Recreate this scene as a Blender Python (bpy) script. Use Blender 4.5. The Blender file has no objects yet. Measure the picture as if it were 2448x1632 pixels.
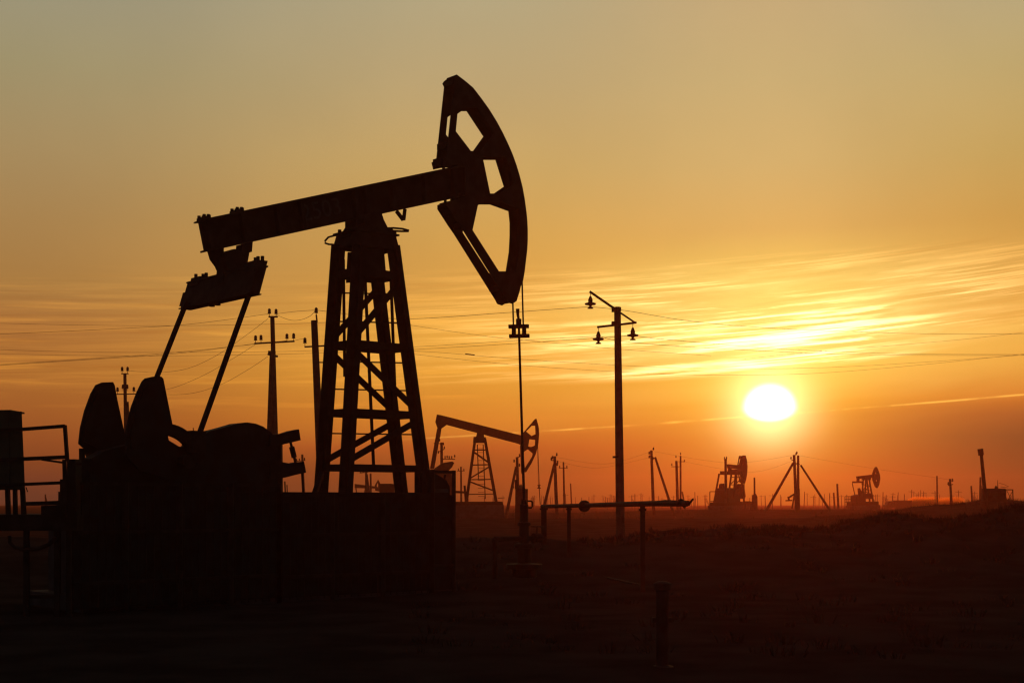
import bpy, math, random
from mathutils import Vector, noise
from mathutils.geometry import tessellate_polygon
random.seed(7)
S = bpy.context.scene
COL = S.collection
# ------------------------------------------------------------------ camera
F, CX, CY, W, H = 3400.0, 1224.0, 816.0, 2448.0, 1632.0   # focal length and frame in photograph pixels
HOR, EYE = 1196.0, 1.7                                   # horizon row, eye height in metres
cam = bpy.data.cameras.new('camera'); camo = bpy.data.objects.new('camera', cam); COL.objects.link(camo)
cam.sensor_width = 36.0; cam.lens = 36.0 * F / W; cam.shift_y = (HOR - CY) / W
cam.clip_start = 0.1; cam.clip_end = 8000
camo.location = (0, 0, EYE); camo.rotation_euler = (math.pi / 2, 0, 0)
S.camera = camo
S.view_settings.view_transform = 'Standard'; S.view_settings.look = 'None'
S.view_settings.exposure = 0.0; S.view_settings.gamma = 1.0; S.view_settings.use_curve_mapping = False
try:
    S.cycles.use_denoising = True; S.cycles.volume_bounces = 1
    S.cycles.volume_step_rate = 1.0; S.cycles.volume_max_steps = 256
    S.cycles.max_bounces = 5; S.cycles.filter_width = 1.3
except Exception: pass
SUN_AZ = math.atan((1840 - CX) / F); SUN_EL = math.radians(3.68)
# ------------------------------------------------------------------ sky
def lin(c):
    return tuple(((x / 255) / 12.92 if x / 255 <= .04045 else ((x / 255 + .055) / 1.055) ** 2.4) for x in c)
world = bpy.data.worlds.new('World'); S.world = world; world.use_nodes = True
nt = world.node_tree; nt.nodes.clear()
def nd(t): return nt.nodes.new(t)
def M(op, a, b=0.0, c=0.0, clamp=False):
    n = nd('ShaderNodeMath'); n.operation = op; n.use_clamp = clamp
    for i, x in enumerate((a, b, c)):
        if isinstance(x, (int, float)): n.inputs[i].default_value = x
        else: nt.links.new(x, n.inputs[i])
    return n.outputs[0]
def SM(x, a, b):
    n = nd('ShaderNodeMapRange'); n.interpolation_type = 'SMOOTHSTEP'
    nt.links.new(x, n.inputs[0])
    for i, v in ((1, a), (2, b)):
        if isinstance(v, (int, float)): n.inputs[i].default_value = v
        else: nt.links.new(v, n.inputs[i])
    return n.outputs[0]
def MIX(f, a, b, mode='MIX'):
    n = nd('ShaderNodeMix'); n.data_type = 'RGBA'; n.blend_type = mode; n.clamp_factor = False
    for i, x in ((0, f), (6, a), (7, b)):
        if isinstance(x, (int, float)): n.inputs[i].default_value = x
        elif isinstance(x, tuple): n.inputs[i].default_value = (*x[:3], 1)
        else: nt.links.new(x, n.inputs[i])
    return n.outputs[2]
tc = nd('ShaderNodeTexCoord'); sp = nd('ShaderNodeSeparateXYZ'); nt.links.new(tc.outputs['Generated'], sp.inputs[0])
dx, dy, dz = sp.outputs
az = M('MULTIPLY', M('ARCTAN2', dx, dy), 180 / math.pi)
el = M('MULTIPLY', M('ARCSINE', dz), 180 / math.pi)
def row(py): return math.degrees(math.atan((HOR - py) / F))
def ramp(stops):
    n = nd('ShaderNodeValToRGB'); n.color_ramp.interpolation = 'LINEAR'
    st = sorted((max(0, (row(y) + 2) / 22), lin(c)) for y, c in stops)
    e = n.color_ramp.elements
    while len(e) < len(st): e.new(0.5)
    for k, (p, c) in enumerate(st): e[k].position = p; e[k].color = (*c, 1)
    nt.links.new(M('DIVIDE', M('ADD', el, 2.0), 22.0, clamp=True), n.inputs[0]); return n.outputs[0]
C_LEFT = ramp([(0,(154,148,122)),(200,(160,147,108)),(400,(168,141,94)),(560,(170,132,78)),(700,(170,124,64)),(800,(166,108,52)),(900,(172,108,44)),(1000,(160,90,38)),(1060,(148,78,36)),(1110,(130,68,35)),(1150,(104,62,44)),(1190,(84,58,46)),(1230,(70,40,34))])
C_MID = ramp([(0,(184,168,128)),(200,(192,166,116)),(400,(203,166,98)),(560,(212,162,80)),(700,(222,160,68)),(800,(236,170,62)),(900,(230,158,50)),(1000,(218,132,38)),(1030,(210,124,38)),(1070,(188,94,34)),(1120,(138,76,32)),(1190,(92,62,34)),(1230,(80,36,20))])
C_SUN = ramp([(0,(196,168,120)),(200,(200,172,116)),(400,(210,174,108)),(560,(222,172,92)),(620,(232,182,88)),(700,(240,198,92)),(800,(240,196,84)),(880,(238,180,66)),(960,(226,150,40)),(1050,(196,108,26)),(1110,(174,90,26)),(1160,(134,82,26)),(1195,(110,50,20)),(1230,(100,36,16))])
C_RIGHT = ramp([(0,(184,168,128)),(200,(190,166,110)),(400,(196,161,91)),(560,(204,154,74)),(700,(222,162,72)),(800,(232,168,66)),(880,(228,156,54)),(960,(210,124,40)),(1000,(162,88,38)),(1050,(108,62,34)),(1150,(58,44,30)),(1190,(46,38,28)),(1230,(80,32,16))])
sky = MIX(SM(az, -20.0, 1.0), C_LEFT, C_MID)
sky = MIX(SM(az, -1.0, 10.3), sky, C_SUN)
sky = MIX(SM(az, 10.3, 20.5), sky, C_RIGHT)
cb_ = nd('ShaderNodeTexNoise'); cb_.inputs['Scale'].default_value = 7.0; cb_.inputs['Detail'].default_value = 4.0
nt.links.new(tc.outputs['Generated'], cb_.inputs['Vector'])
sky = MIX(SM(cb_.outputs[0], .3, .7), MIX(1.0, sky, (.965, .965, .975), 'MULTIPLY'), MIX(1.0, sky, (1.03, 1.025, 1.03), 'MULTIPLY'))
# cloud streaks, long and thin, climbing to the right
def streaks(kx, ky, tilt, seed, detail=5.0, rough=.55):
    c = nd('ShaderNodeCombineXYZ')
    s = M('SUBTRACT', el, M('ADD', M('MULTIPLY', az, tilt * .45), M('MULTIPLY', M('POWER', M('MAXIMUM', az, 0.0), 2.0), .0016)))
    nt.links.new(M('MULTIPLY', az, kx), c.inputs[0]); nt.links.new(M('MULTIPLY', s, ky), c.inputs[1]); c.inputs[2].default_value = seed
    n = nd('ShaderNodeTexNoise'); n.noise_dimensions = '3D'; nt.links.new(c.outputs[0], n.inputs['Vector'])
    n.inputs['Scale'].default_value = 1.0; n.inputs['Detail'].default_value = detail
    n.inputs['Roughness'].default_value = rough; n.inputs['Distortion'].default_value = .25
    return n.outputs[0]
azr = M('MAXIMUM', az, 0.0); azl = M('MINIMUM', az, 0.0)
lo = M('ADD', M('ADD', M('MULTIPLY', M('MULTIPLY', azr, azr), .004), 4.72), M('MULTIPLY', azl, .03))
hi = M('ADD', M('MULTIPLY', az, .035), 9.35)
env = M('MULTIPLY', SM(M('SUBTRACT', el, lo), -.15, .35), SM(M('SUBTRACT', hi, el), -.1, .45))
daz = M('SUBTRACT', az, math.degrees(SUN_AZ) + .6); de = M('SUBTRACT', el, 6.1)
rr = M('ADD', M('POWER', M('DIVIDE', M('ABSOLUTE', daz), 9.8), 2.0), M('POWER', M('DIVIDE', M('ABSOLUTE', de), 2.7), 2.0))
prox = M('EXPONENT', M('MULTIPLY', rr, -1.0))
veil = streaks(.07, .55, .06, 3.1, 3.0)
sky = MIX(M('MULTIPLY', M('MULTIPLY', prox, SM(veil, .25, .65)), .62), sky, (.26, .26, .08), 'ADD')
n1 = streaks(.13, 4.4, .088, 11.3, 5.0, .6); n2 = streaks(.22, 12.0, .098, 4.7, 3.0, .55); n3 = streaks(.14, 1.4, .05, 21.0, 4.0)
fine = M('MULTIPLY', SM(n1, .475, .575), SM(n3, .36, .58))
fine = M('ADD', fine, M('MULTIPLY', SM(n2, .50, .66), M('MULTIPLY', SM(n3, .40, .60), .8)))
fine = M('ADD', fine, .12)
n4 = streaks(.17, 1.5, .05, 77.0, 4.0, .6)
fine = M('ADD', fine, M('MULTIPLY', SM(n4, .46, .70), .24))
near = M('ADD', M('MULTIPLY', prox, 1.6), .14)
amt = M('MULTIPLY', M('MULTIPLY', fine, env), near)
scol = MIX(prox, (.34, .15, .02), (1.0, .88, .42))
sky = MIX(amt, sky, scol, 'ADD')
dark = M('MULTIPLY', M('MULTIPLY', SM(n1, .48, .3), env), .3)
sky = MIX(dark, sky, (.80, .62, .42), 'MULTIPLY')
# faint broad streaks on the left, below the main band
env2 = M('MULTIPLY', SM(el, 2.8, 4.4), SM(M('MULTIPLY', el, -1.0), -9.5, -6.5))
nl = streaks(.12, 2.4, .03, 31.0, 4.0)
sky = MIX(M('MULTIPLY', M('MULTIPLY', SM(nl, .5, .72), env2), M('MULTIPLY', SM(az, 6.0, -6.0), .6)), sky, (.30, .13, .012), 'ADD')
# cloud bank with a bright rim low in the sky
edge = M('SUBTRACT', el, M('ADD', 2.72, M('MULTIPLY', M('ADD', az, M('MULTIPLY', M('SUBTRACT', nl, .5), 2.0)), .064)))
bank = M('MULTIPLY', SM(edge, .10, -.25), SM(az, -16.0, 2.0))
sky = MIX(M('MULTIPLY', bank, .34), sky, (.72, .48, .42), 'MULTIPLY')
rim = M('EXPONENT', M('MULTIPLY', M('POWER', M('DIVIDE', M('ABSOLUTE', edge), .035), 2.0), -1.0))
rn = streaks(.45, .5, .06, 47.0, 3.0)
sky = MIX(M('MULTIPLY', M('MULTIPLY', rim, SM(rn, .36, .62)), SM(az, -8.0, 4.0)), sky, (.5, .34, .06), 'ADD')
# sun and its halo
sa = M('SUBTRACT', az, math.degrees(SUN_AZ)); se = M('SUBTRACT', el, math.degrees(SUN_EL))
r = M('SQRT', M('ADD', M('POWER', M('ABSOLUTE', sa), 2.0), M('POWER', M('ABSOLUTE', se), 2.0)))
sky = MIX(M('EXPONENT', M('MULTIPLY', r, -.66)), sky, (.95, .80, .07), 'ADD')
sky = MIX(M('EXPONENT', M('MULTIPLY', M('POWER', M('DIVIDE', r, 1.45), 2.0), -1.0)), sky, (.8, .82, .55), 'ADD')
seb = M('ADD', M('MULTIPLY', M('MAXIMUM', se, 0.0), 1.12), M('MULTIPLY', M('MINIMUM', se, 0.0), 1.9))
r2 = M('SQRT', M('ADD', M('POWER', M('ABSOLUTE', sa), 2.0), M('POWER', M('ABSOLUTE', seb), 2.0)))
disc = SM(r2, 1.2, .62)
sky = MIX(disc, sky, (2.4, 2.3, 2.0), 'ADD')
# the rest of the dome is dusk dark
fade = M('MULTIPLY', M('SUBTRACT', 1.0, M('MULTIPLY', SM(el, 19.5, 34.0), .96)),
         M('SUBTRACT', 1.0, M('MULTIPLY', SM(M('ABSOLUTE', M('SUBTRACT', az, 6.0)), 28.0, 75.0), .96)))
sky = MIX(1.0, sky, fade, 'MULTIPLY')
sky = MIX(M('SUBTRACT', 1.0, fade), sky, (.028, .034, .044), 'ADD')
ns = nd('ShaderNodeTexSky'); ns.sky_type = 'NISHITA'; ns.sun_disc = False
ns.sun_elevation = SUN_EL; ns.sun_rotation = SUN_AZ
sky = MIX(.002, sky, ns.outputs[0], 'ADD')
bg = nd('ShaderNodeBackground'); bg.inputs[1].default_value = 1.0; nt.links.new(sky, bg.inputs[0])
wo = nd('ShaderNodeOutputWorld'); nt.links.new(bg.outputs[0], wo.inputs[0])
# ------------------------------------------------------------------ sun lamp
sl = bpy.data.lights.new('sun', 'SUN'); sl.energy = 0.19; sl.angle = math.radians(1.2); sl.color = (1.0, .15, .035)
so = bpy.data.objects.new('sun', sl); COL.objects.link(so)
sd = Vector((math.sin(SUN_AZ) * math.cos(SUN_EL), math.cos(SUN_AZ) * math.cos(SUN_EL), math.sin(SUN_EL)))
so.rotation_euler = sd.to_track_quat('Z', 'Y').to_euler()
so.location = sd * 200
# ------------------------------------------------------------------ materials
def mat(name, base, base2=None, rough=.7, metal=0.0, scale=6.0, bump=.15, det=6.0, spec=.08):
    m = bpy.data.materials.new(name); m.use_nodes = True; t = m.node_tree
    b = t.nodes['Principled BSDF']; b.inputs['Roughness'].default_value = rough; b.inputs['Metallic'].default_value = metal; b.inputs['Specular IOR Level'].default_value = spec
    g = t.nodes.new('ShaderNodeNewGeometry'); n = t.nodes.new('ShaderNodeTexNoise')
    n.inputs['Scale'].default_value = scale; n.inputs['Detail'].default_value = det
    t.links.new(g.outputs['Position'], n.inputs['Vector'])
    r = t.nodes.new('ShaderNodeValToRGB'); r.color_ramp.elements[0].position = .38; r.color_ramp.elements[1].position = .62
    r.color_ramp.elements[0].color = (*base, 1); r.color_ramp.elements[1].color = (*(base2 or tuple(x * .55 for x in base)), 1)
    t.links.new(n.outputs[0], r.inputs[0]); t.links.new(r.outputs[0], b.inputs['Base Color'])
    if bump:
        bp = t.nodes.new('ShaderNodeBump'); bp.inputs['Strength'].default_value = bump; bp.inputs['Distance'].default_value = .02
        t.links.new(n.outputs[0], bp.inputs['Height']); t.links.new(bp.outputs[0], b.inputs['Normal'])
    return m
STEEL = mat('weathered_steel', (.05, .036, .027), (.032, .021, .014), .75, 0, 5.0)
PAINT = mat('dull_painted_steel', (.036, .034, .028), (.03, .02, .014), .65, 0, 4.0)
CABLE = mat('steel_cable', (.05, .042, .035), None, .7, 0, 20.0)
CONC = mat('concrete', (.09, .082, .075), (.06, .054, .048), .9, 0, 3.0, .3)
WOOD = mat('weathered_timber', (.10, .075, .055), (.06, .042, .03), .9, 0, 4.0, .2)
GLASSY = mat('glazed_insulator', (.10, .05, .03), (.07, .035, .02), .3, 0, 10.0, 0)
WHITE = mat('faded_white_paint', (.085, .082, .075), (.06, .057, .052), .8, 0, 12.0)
SOIL = mat('oily_soil', (.05, .038, .03), (.028, .021, .017), .95, 0, .8, .5, 9.0, 0.0)
SCRUB = mat('dry_scrub', (.05, .038, .022), (.03, .022, .014), .9, 0, 9.0, 0, spec=0.0)
CABM = mat('cabinet_enamel', (.085, .085, .05), (.06, .055, .035), .7, 0, 3.0)
# ------------------------------------------------------------------ mesh helpers
def px3(px, py, Y): return Vector(((px - CX) / F * Y, Y, EYE + (HOR - py) / F * Y))
def gy(Y): return HOR + EYE * F / Y          # image row of level ground at depth Y
class Frame:
    """vertical frame of a machine: u along its length, v across it, turned by theta"""
    def __init__(s, px, Y, deg):
        s.O = Vector(((px - CX) / F * Y, Y, 0)); t = math.radians(deg)
        s.u = Vector((math.cos(t), math.sin(t), 0)); s.v = Vector((math.sin(t), -math.cos(t), 0))
    def P(s, px, py, v=0.0):
        d = Vector(((px - CX) / F, 1, (HOR - py) / F)); c = Vector((0, 0, EYE))
        t = (v - (c - s.O).dot(s.v)) / d.dot(s.v)
        return c + d * t
    def W(s, u, v, z): return s.O + s.u * u + s.v * v + Vector((0, 0, z))
    def Z(s, px, py, v=0.0): return s.P(px, py, v).z
Zv = Vector((0, 0, 1))
class MB:
    def __init__(s): s.v = []; s.f = []
    def add(s, vs, fs):
        o = len(s.v); s.v += [Vector(x) for x in vs]; s.f += [tuple(i + o for i in f) for f in fs]; return s
    def hexa(s, b, t):   # two quads, bottom and top
        return s.add(list(b) + list(t), [(3, 2, 1, 0), (4, 5, 6, 7), (0, 1, 5, 4), (1, 2, 6, 5), (2, 3, 7, 6), (3, 0, 4, 7)])
    def box(s, c, sx, sy, sz, ax=None, ay=None, az=None):
        c = Vector(c); ax = (ax or Vector((1, 0, 0))) * sx / 2; ay = (ay or Vector((0, 1, 0))) * sy / 2; z = (az or Zv) * sz / 2
        b = [c - ax - ay - z, c + ax - ay - z, c + ax + ay - z, c - ax + ay - z]
        return s.hexa(b, [p + z * 2 for p in b])
    def bar(s, p, q, w, h, side=None):   # rectangular bar from p to q
        p = Vector(p); q = Vector(q); d = (q - p).normalized()
        side = (side or (Zv if abs(d.z) < .9 else Vector((1, 0, 0))))
        a = d.cross(side).normalized(); b = d.cross(a).normalized(); a = a * w / 2; b = b * h / 2
        Q = [-a - b, a - b, a + b, -a + b]
        return s.hexa([p + k for k in Q], [q + k for k in Q])
    def tube(s, p, q, r, r2=None, n=10):
        return s.path([Vector(p), Vector(q)], [r, r if r2 is None else r2], n)
    def path(s, pts, r, n=8, closed=False):
        pts = [Vector(p) for p in pts]; m = len(pts); rs = r if isinstance(r, (list, tuple)) else [r] * m
        o = len(s.v); ref = Vector((.31, .17, .93))
        for i, p in enumerate(pts):
            a = pts[(i - 1) % m] if (i or closed) else p; b = pts[(i + 1) % m] if (i < m - 1 or closed) else p
            d = (b - a).normalized(); x = d.cross(ref).normalized(); y = d.cross(x)
            for k in range(n):
                t = 2 * math.pi * k / n; s.v.append(p + (x * math.cos(t) + y * math.sin(t)) * rs[i])
        for i in range(m - (0 if closed else 1)):
            j = (i + 1) % m
            for k in range(n):
                l = (k + 1) % n; s.f.append((o + i * n + k, o + i * n + l, o + j * n + l, o + j * n + k))
        if not closed:
            s.f.append(tuple(o + k for k in range(n))[::-1]); s.f.append(tuple(o + (m - 1) * n + k for k in range(n)))
        return s
    def lathe(s, c, prof, axis=None, n=12):   # prof: (radius, height) from bottom to top
        c = Vector(c); d = (axis or Zv).normalized(); x = d.cross(Vector((.3, .9, .11))).normalized(); y = d.cross(x); o = len(s.v)
        for (r, h) in prof:
            for k in range(n):
                t = 2 * math.pi * k / n; s.v.append(c + d * h + (x * math.cos(t) + y * math.sin(t)) * max(r, .0005))
        for i in range(len(prof) - 1):
            for k in range(n):
                l = (k + 1) % n; s.f.append((o + i * n + k, o + i * n + l, o + (i + 1) * n + l, o + (i + 1) * n + k))
        s.f.append(tuple(o + k for k in range(n))[::-1]); s.f.append(tuple(o + (len(prof) - 1) * n + k for k in range(n)))
        return s
    def plate(s, loops, off, th):   # loops of 3-D points in one plane (outline then holes), moved by off, given thickness vector th
        flat = [p for l in loops for p in l]; n = len(flat)
        tris = tessellate_polygon([[Vector(p) for p in l] for l in loops]); o = len(s.v)
        s.v += [p + off - th / 2 for p in flat] + [p + off + th / 2 for p in flat]
        for t in tris:
            s.f.append(tuple(o + i for i in t)); s.f.append(tuple(o + n + i for i in t[::-1]))
        k = 0
        for l in loops:
            m = len(l)
            for i in range(m):
                a, b = k + i, k + (i + 1) % m; s.f.append((o + a, o + b, o + n + b, o + n + a))
            k += m
        return s
    def build(s, name, m, parent=None, smooth=False):
        org = parent_world(parent) if parent else None
        if org is None: org = getattr(s, 'org', Vector((0, 0, 0)))
        me = bpy.data.meshes.new(name); me.from_pydata([p - org for p in s.v], [], s.f); me.validate(); me.update()
        me.materials.append(m)
        import bmesh
        bm = bmesh.new(); bm.from_mesh(me); bmesh.ops.recalc_face_normals(bm, faces=bm.faces); bm.to_mesh(me); bm.free()
        if smooth:
            for p in me.polygons: p.use_smooth = True
        o = bpy.data.objects.new(name, me); COL.objects.link(o)
        if parent: o.parent = parent
        else: o.location = org
        return o
def build_each(mb, name, m, parent):      # every loose piece becomes a part of its own
    n = len(mb.v); par = list(range(n))
    def find(i):
        while par[i] != i: par[i] = par[par[i]]; i = par[i]
        return i
    for f in mb.f:
        for k in f[1:]: par[find(k)] = find(f[0])
    grp = {}
    for f in mb.f: grp.setdefault(find(f[0]), []).append(f)
    out = []
    for fs in grp.values():
        ids = sorted({i for f in fs for i in f}); mp = {a: b for b, a in enumerate(ids)}; q = MB()
        q.v = [mb.v[i] for i in ids]; q.f = [tuple(mp[i] for i in f) for f in fs]; out.append(q.build(name, m, parent))
    return out
def parent_world(o):
    w = Vector((0, 0, 0))
    while o: w = w + Vector(o.location); o = o.parent
    return w
def tag(o, label, cat, group=None, kind=None):
    if label: o['label'] = label
    if cat: o['category'] = cat
    if group: o['group'] = group
    if kind: o['kind'] = kind
    return o
def thing(name, loc, label, cat, group=None):
    o = bpy.data.objects.new(name, None); o.empty_display_size = .3; COL.objects.link(o); o.location = loc
    return tag(o, label, cat, group)
def solid(name, m, label, cat, group=None, org=None, mb=None, smooth=False, kind=None):
    mb.org = Vector(org) if org is not None else Vector((0, 0, 0))
    return tag(mb.build(name, m, None, smooth), label, cat, group, kind)
# ------------------------------------------------------------------ ground
def interp(tab, x):
    if x <= tab[0][0]: return tab[0][1]
    for (a, b), (c, d) in zip(tab, tab[1:]):
        if x <= c:
            t = (x - a) / (c - a); t = t * t * (3 - 2 * t) * .5 + t * .5; return b + (d - b) * t
    return tab[-1][1]
R1 = [(1400,1292),(1500,1282),(1560,1271),(1600,1266),(1660,1272),(1720,1263),(1780,1262),(1812,1273),(1850,1263),(1890,1261),(1930,1267),(1970,1263),(2010,1268),(2060,1248),(2120,1233),(2180,1232),(2215,1244),(2260,1242),(2310,1230),(2360,1236),(2400,1222),(2448,1212),(2700,1190)]
R2 = [(1900,1240),(2040,1232),(2110,1224),(2180,1216),(2215,1209),(2260,1206),(2310,1205),(2338,1196),(2380,1194),(2420,1197),(2448,1200),(2700,1196)]
def ground_z(X, Y):
    z = 0.0
    if Y > 2:
        p = Vector((X * .09, Y * .09, 0)); a = min(1, Y / 30)
        z += noise.noise(p) * .10 * a + noise.noise(p * 4.3) * .035 * a + noise.noise(p * 13) * .02
        fx = lambda D: CX + X / D * F
        for tab, D, wf, wb, am in ((R1, 36.0, 6.5, 3.0, .16), (R2, 95.0, 14.0, 14.0, .10)):
            h = max(0, EYE - (interp(tab, fx(D)) - HOR) / F * D)
            q = Y - D - noise.noise(Vector((X * .06, 3.3, 0))) * 3; e = math.exp(-(q / (wf if q < 0 else wb)) ** 2)
            z = z * (1 - .6 * e) + h * e + noise.noise(Vector((X * .5, Y * .5, 7))) * am * e
        px = CX + X / Y * F
        wx = min(1, max(0, (px - 1380) / 250)); e = math.exp(-((Y - 150) / (22 if Y < 150 else 7)) ** 2); z = z * (1 - .7 * e) + e * (.34 + .44 * wx + .16 * noise.noise(Vector((X * .045, 1.7, 0))) + .06 * noise.noise(Vector((X * .2, 5.7, 0))))
        if Y > 300: z -= min(.5, (Y - 300) * .002)
    return z
ys = [-60, -30, -12, -4, 0, 2]; y = 3.0
while y < 660: ys.append(y); y *= 1.015
ys.append(660)
xs = [i * .45 for i in range(-75, 76)]; x = xs[-1]; st = .5
right = []
while x < 1480: x += st; st *= 1.075; right.append(x)
xs = [-v for v in reversed(right)] + xs + right
g = MB(); nx = len(xs)
g.v = [Vector((a, b, ground_z(a, b))) for b in ys for a in xs]
g.f = [(j * nx + i, j * nx + i + 1, (j + 1) * nx + i + 1, (j + 1) * nx + i) for j in range(len(ys) - 1) for i in range(nx - 1)]
me = bpy.data.meshes.new('ground'); me.from_pydata(g.v, [], g.f); me.materials.append(SOIL)
for p in me.polygons: p.use_smooth = True
go = bpy.data.objects.new('ground', me); COL.objects.link(go); go['kind'] = 'structure'
# dry scrub, too many stems to count
sc = MB()
def tuft(x, y, h, n, spread):
    z = ground_z(x, y) - .03
    for _ in range(n):
        a = random.uniform(0, 6.283); rr = random.uniform(0, spread); b = Vector((x + math.cos(a) * rr, y + math.sin(a) * rr * .6, z))
        t = b + Vector((math.cos(a) * h * random.uniform(.1, .6), math.sin(a) * h * .3, h * random.uniform(.5, 1.1)))
        w = h * .05; m2 = (b + t) / 2 + Vector((random.uniform(-.1, .1) * h, 0, h * .08)); sd_ = Vector((w, w * .3, 0))
        o = len(sc.v); sc.v += [b - sd_, b + sd_, m2 + sd_ * .8, m2 - sd_ * .8, t]; sc.f += [(o, o + 1, o + 2, o + 3), (o + 3, o + 2, o + 4)]
for _ in range(520):
    px = random.uniform(1380, 2448); D = random.gauss(36, 1.6); tuft((px - CX) / F * D, D, random.uniform(.05, .20), 14, random.uniform(.08, .3))
for _ in range(260):
    px = random.uniform(1950, 2448); D = random.gauss(94, 4); tuft((px - CX) / F * D, D, random.uniform(.06, .26), 10, .5)
for _ in range(420):
    px = random.uniform(300, 2448); D = random.uniform(110, 280); tuft((px - CX) / F * D, D, random.uniform(.1, .5), 8, .8)
for _ in range(420):
    px = random.uniform(950, 2448); D = random.uniform(15, 55); tuft((px - CX) / F * D, D, random.uniform(.05, .2), 12, .2)
sco = sc.build('scrub', SCRUB); sco['kind'] = 'stuff'; sco['label'] = 'low dry scrub scattered over the dark ground'; sco['category'] = 'scrub'

# ------------------------------------------------------------------ the big pumpjack
fr = Frame(892, 26.0, 40.0); P = fr.P
DARK = 'dark walking beam pump jack'
pj = thing('pumpjack', fr.W(0, 0, 0), 'largest pump jack, towering in the left foreground with its horse head raised to the right', 'pump jack', 'pump jacks of the oil field')
def quad_uz(c, v0, v1, mb):    # four image points traced at v=0, extruded from v0 to v1
    q = [P(*k) for k in c]; mb.hexa([p + fr.v * v0 for p in q], [p + fr.v * v1 for p in q])
# walking beam: web and flanges
TL, TR, BL, BR = (475, 527), (1120, 392), (490, 602), (1120, 466)
def lerp(a, b, t): return (a[0] + (b[0] - a[0]) * t, a[1] + (b[1] - a[1]) * t)
mb = MB()
quad_uz([TL, TR, lerp(TR, BR, .06), lerp(TL, BL, .06)], -.16, .16, mb)
quad_uz([lerp(TL, BL, .94), lerp(TR, BR, .94), BR, BL], -.16, .16, mb)
quad_uz([lerp(TL, BL, .05), lerp(TR, BR, .05), lerp(TR, BR, .95), lerp(TL, BL, .95)], -.03, .03, mb)
for t in (.012, .14, .27, .36, .56, .6, .7, .82, .93):       # stiffener ribs
    a, b = lerp(TL, TR, t), lerp(BL, BR, t); a2, b2 = lerp(TL, TR, t + .01), lerp(BL, BR, t + .01)
    for s0, s1 in ((.028, .15), (-.15, -.028)):
        quad_uz([lerp(a, b, .05), lerp(a2, b2, .05), lerp(a2, b2, .95), lerp(a, b, .95)], s0, s1, mb)
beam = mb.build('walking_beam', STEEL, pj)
mb = MB()      # clamp bolts on the beam tail
for x0, y0 in ((487, 518), (566, 501)):
    quad_uz([(x0 - 9, y0 + 2), (x0 + 9, y0 - 2), (x0 + 9, y0 + 10), (x0 - 9, y0 + 14)], -.12, .12, mb)
    for v in (-.09, .09):
        for d in (-5, 5): p = P(x0 + d, y0 + 4) + fr.v * v; mb.tube(p, p + Zv * .055, .03, n=6)
mb.bar(P(474, 530), P(484, 528), .34, .015)
build_each(mb, 'clamp_bolt', STEEL, pj)
# fleet number, painted on the beam
fc = bpy.data.curves.new('n', 'FONT'); fc.body = '2503'; fc.size = .42; fc.extrude = .002
fo = bpy.data.objects.new('n', fc); COL.objects.link(fo); dg = bpy.context.evaluated_depsgraph_get(); dg.update()
nm = bpy.data.meshes.new_from_object(fo.evaluated_get(dg)); bpy.data.objects.remove(fo)
nm.name = 'fleet_number'; nm.materials.clear(); nm.materials.append(WHITE)
no = bpy.data.objects.new('fleet_number', nm); COL.objects.link(no); no.parent = beam
a0 = P(722, 531) + fr.v * .038; a1 = P(815, 511) + fr.v * .038; ex = (a1 - a0).normalized(); ez = fr.v.normalized(); ey = ez.cross(ex)
if ey.z < 0: ey = -ey
wid = max(v.co.x for v in nm.vertices); sx = (a1 - a0).length / wid
for v in nm.vertices:
    v.co = (a0 + ex * v.co.x * sx + ey * v.co.y * 1.02 + ez * v.co.z) - parent_world(beam)
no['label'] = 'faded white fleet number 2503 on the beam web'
# horse head
OUT = [(1079,186),(1099,201),(1118,217),(1138,243),(1156,268),(1174,297),(1188,323),(1200,348),(1211,373),(1220,398),(1228,424),(1235,452),(1240,480),(1244,510),(1246,530),(1247,552),(1247,575),(1246,597),(1243,622),(1240,648),(1236,672),(1229,700),(1222,722),(1212,728),(1201,724),(1196,714),(1097,556),(1083,536),(1058,497),(1058,487),(1100,474),(1100,404),(1078,396),(1048,402),(1044,385),(1055,380),(1074,204),(1070,196),(1074,190)]
H1 = [(1102,262),(1128,262),(1168,323),(1138,365),(1113,365),(1077,318),(1081,277)]
H2 = [(1141,379),(1197,379),(1217,443),(1184,466),(1159,466)]
H3 = [(1130,493),(1159,486),(1184,486),(1228,502),(1231,530),(1231,560),(1229,600),(1221,650),(1205,651),(1180,651),(1117,553)]
loops = [[P(*k) for k in l] for l in (OUT, H1, H2, H3)]
HV = .155
mb = MB()
for s_ in (-1, 1): mb.plate(loops, fr.v * HV * s_, fr.v * .024)
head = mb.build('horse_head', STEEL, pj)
mb = MB()      # curved face plate and the ties between the two cheeks
arc = OUT[0:21]
for a, b in zip(arc, arc[1:]):
    A, B = P(*a), P(*b); nrm = (B - A).cross(fr.v).normalized() * .03
    mb.hexa([A - fr.v * HV, B - fr.v * HV, B + fr.v * HV, A + fr.v * HV], [A - fr.v * HV - nrm, B - fr.v * HV - nrm, B + fr.v * HV - nrm, A + fr.v * HV - nrm])
mb.build('face_plate', STEEL, head)
mb = MB()
for a in ((1076, 200, 10), (1100, 240, 14), (1061, 350, 12), (1052, 388, 14), (1128, 430, 24), (1075, 508, 12), (1100, 540, 12), (1204, 722, 7), (1185, 690, 10)  ):
    c = P(a[0], a[1]); mb.box(c, a[2] / 125 * 1.2, HV * 2 - .03, a[2] / 125 * 1.2, fr.u, fr.v)
build_each(mb, 'tie_block', STEEL, head)
mb = MB()
quad_uz([(1048, 383), (1112, 372), (1112, 396), (1052, 400)], -.13, .13, mb)
quad_uz([(1060, 484), (1110, 474), (1110, 484), (1063, 493)], -.13, .13, mb)
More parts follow.
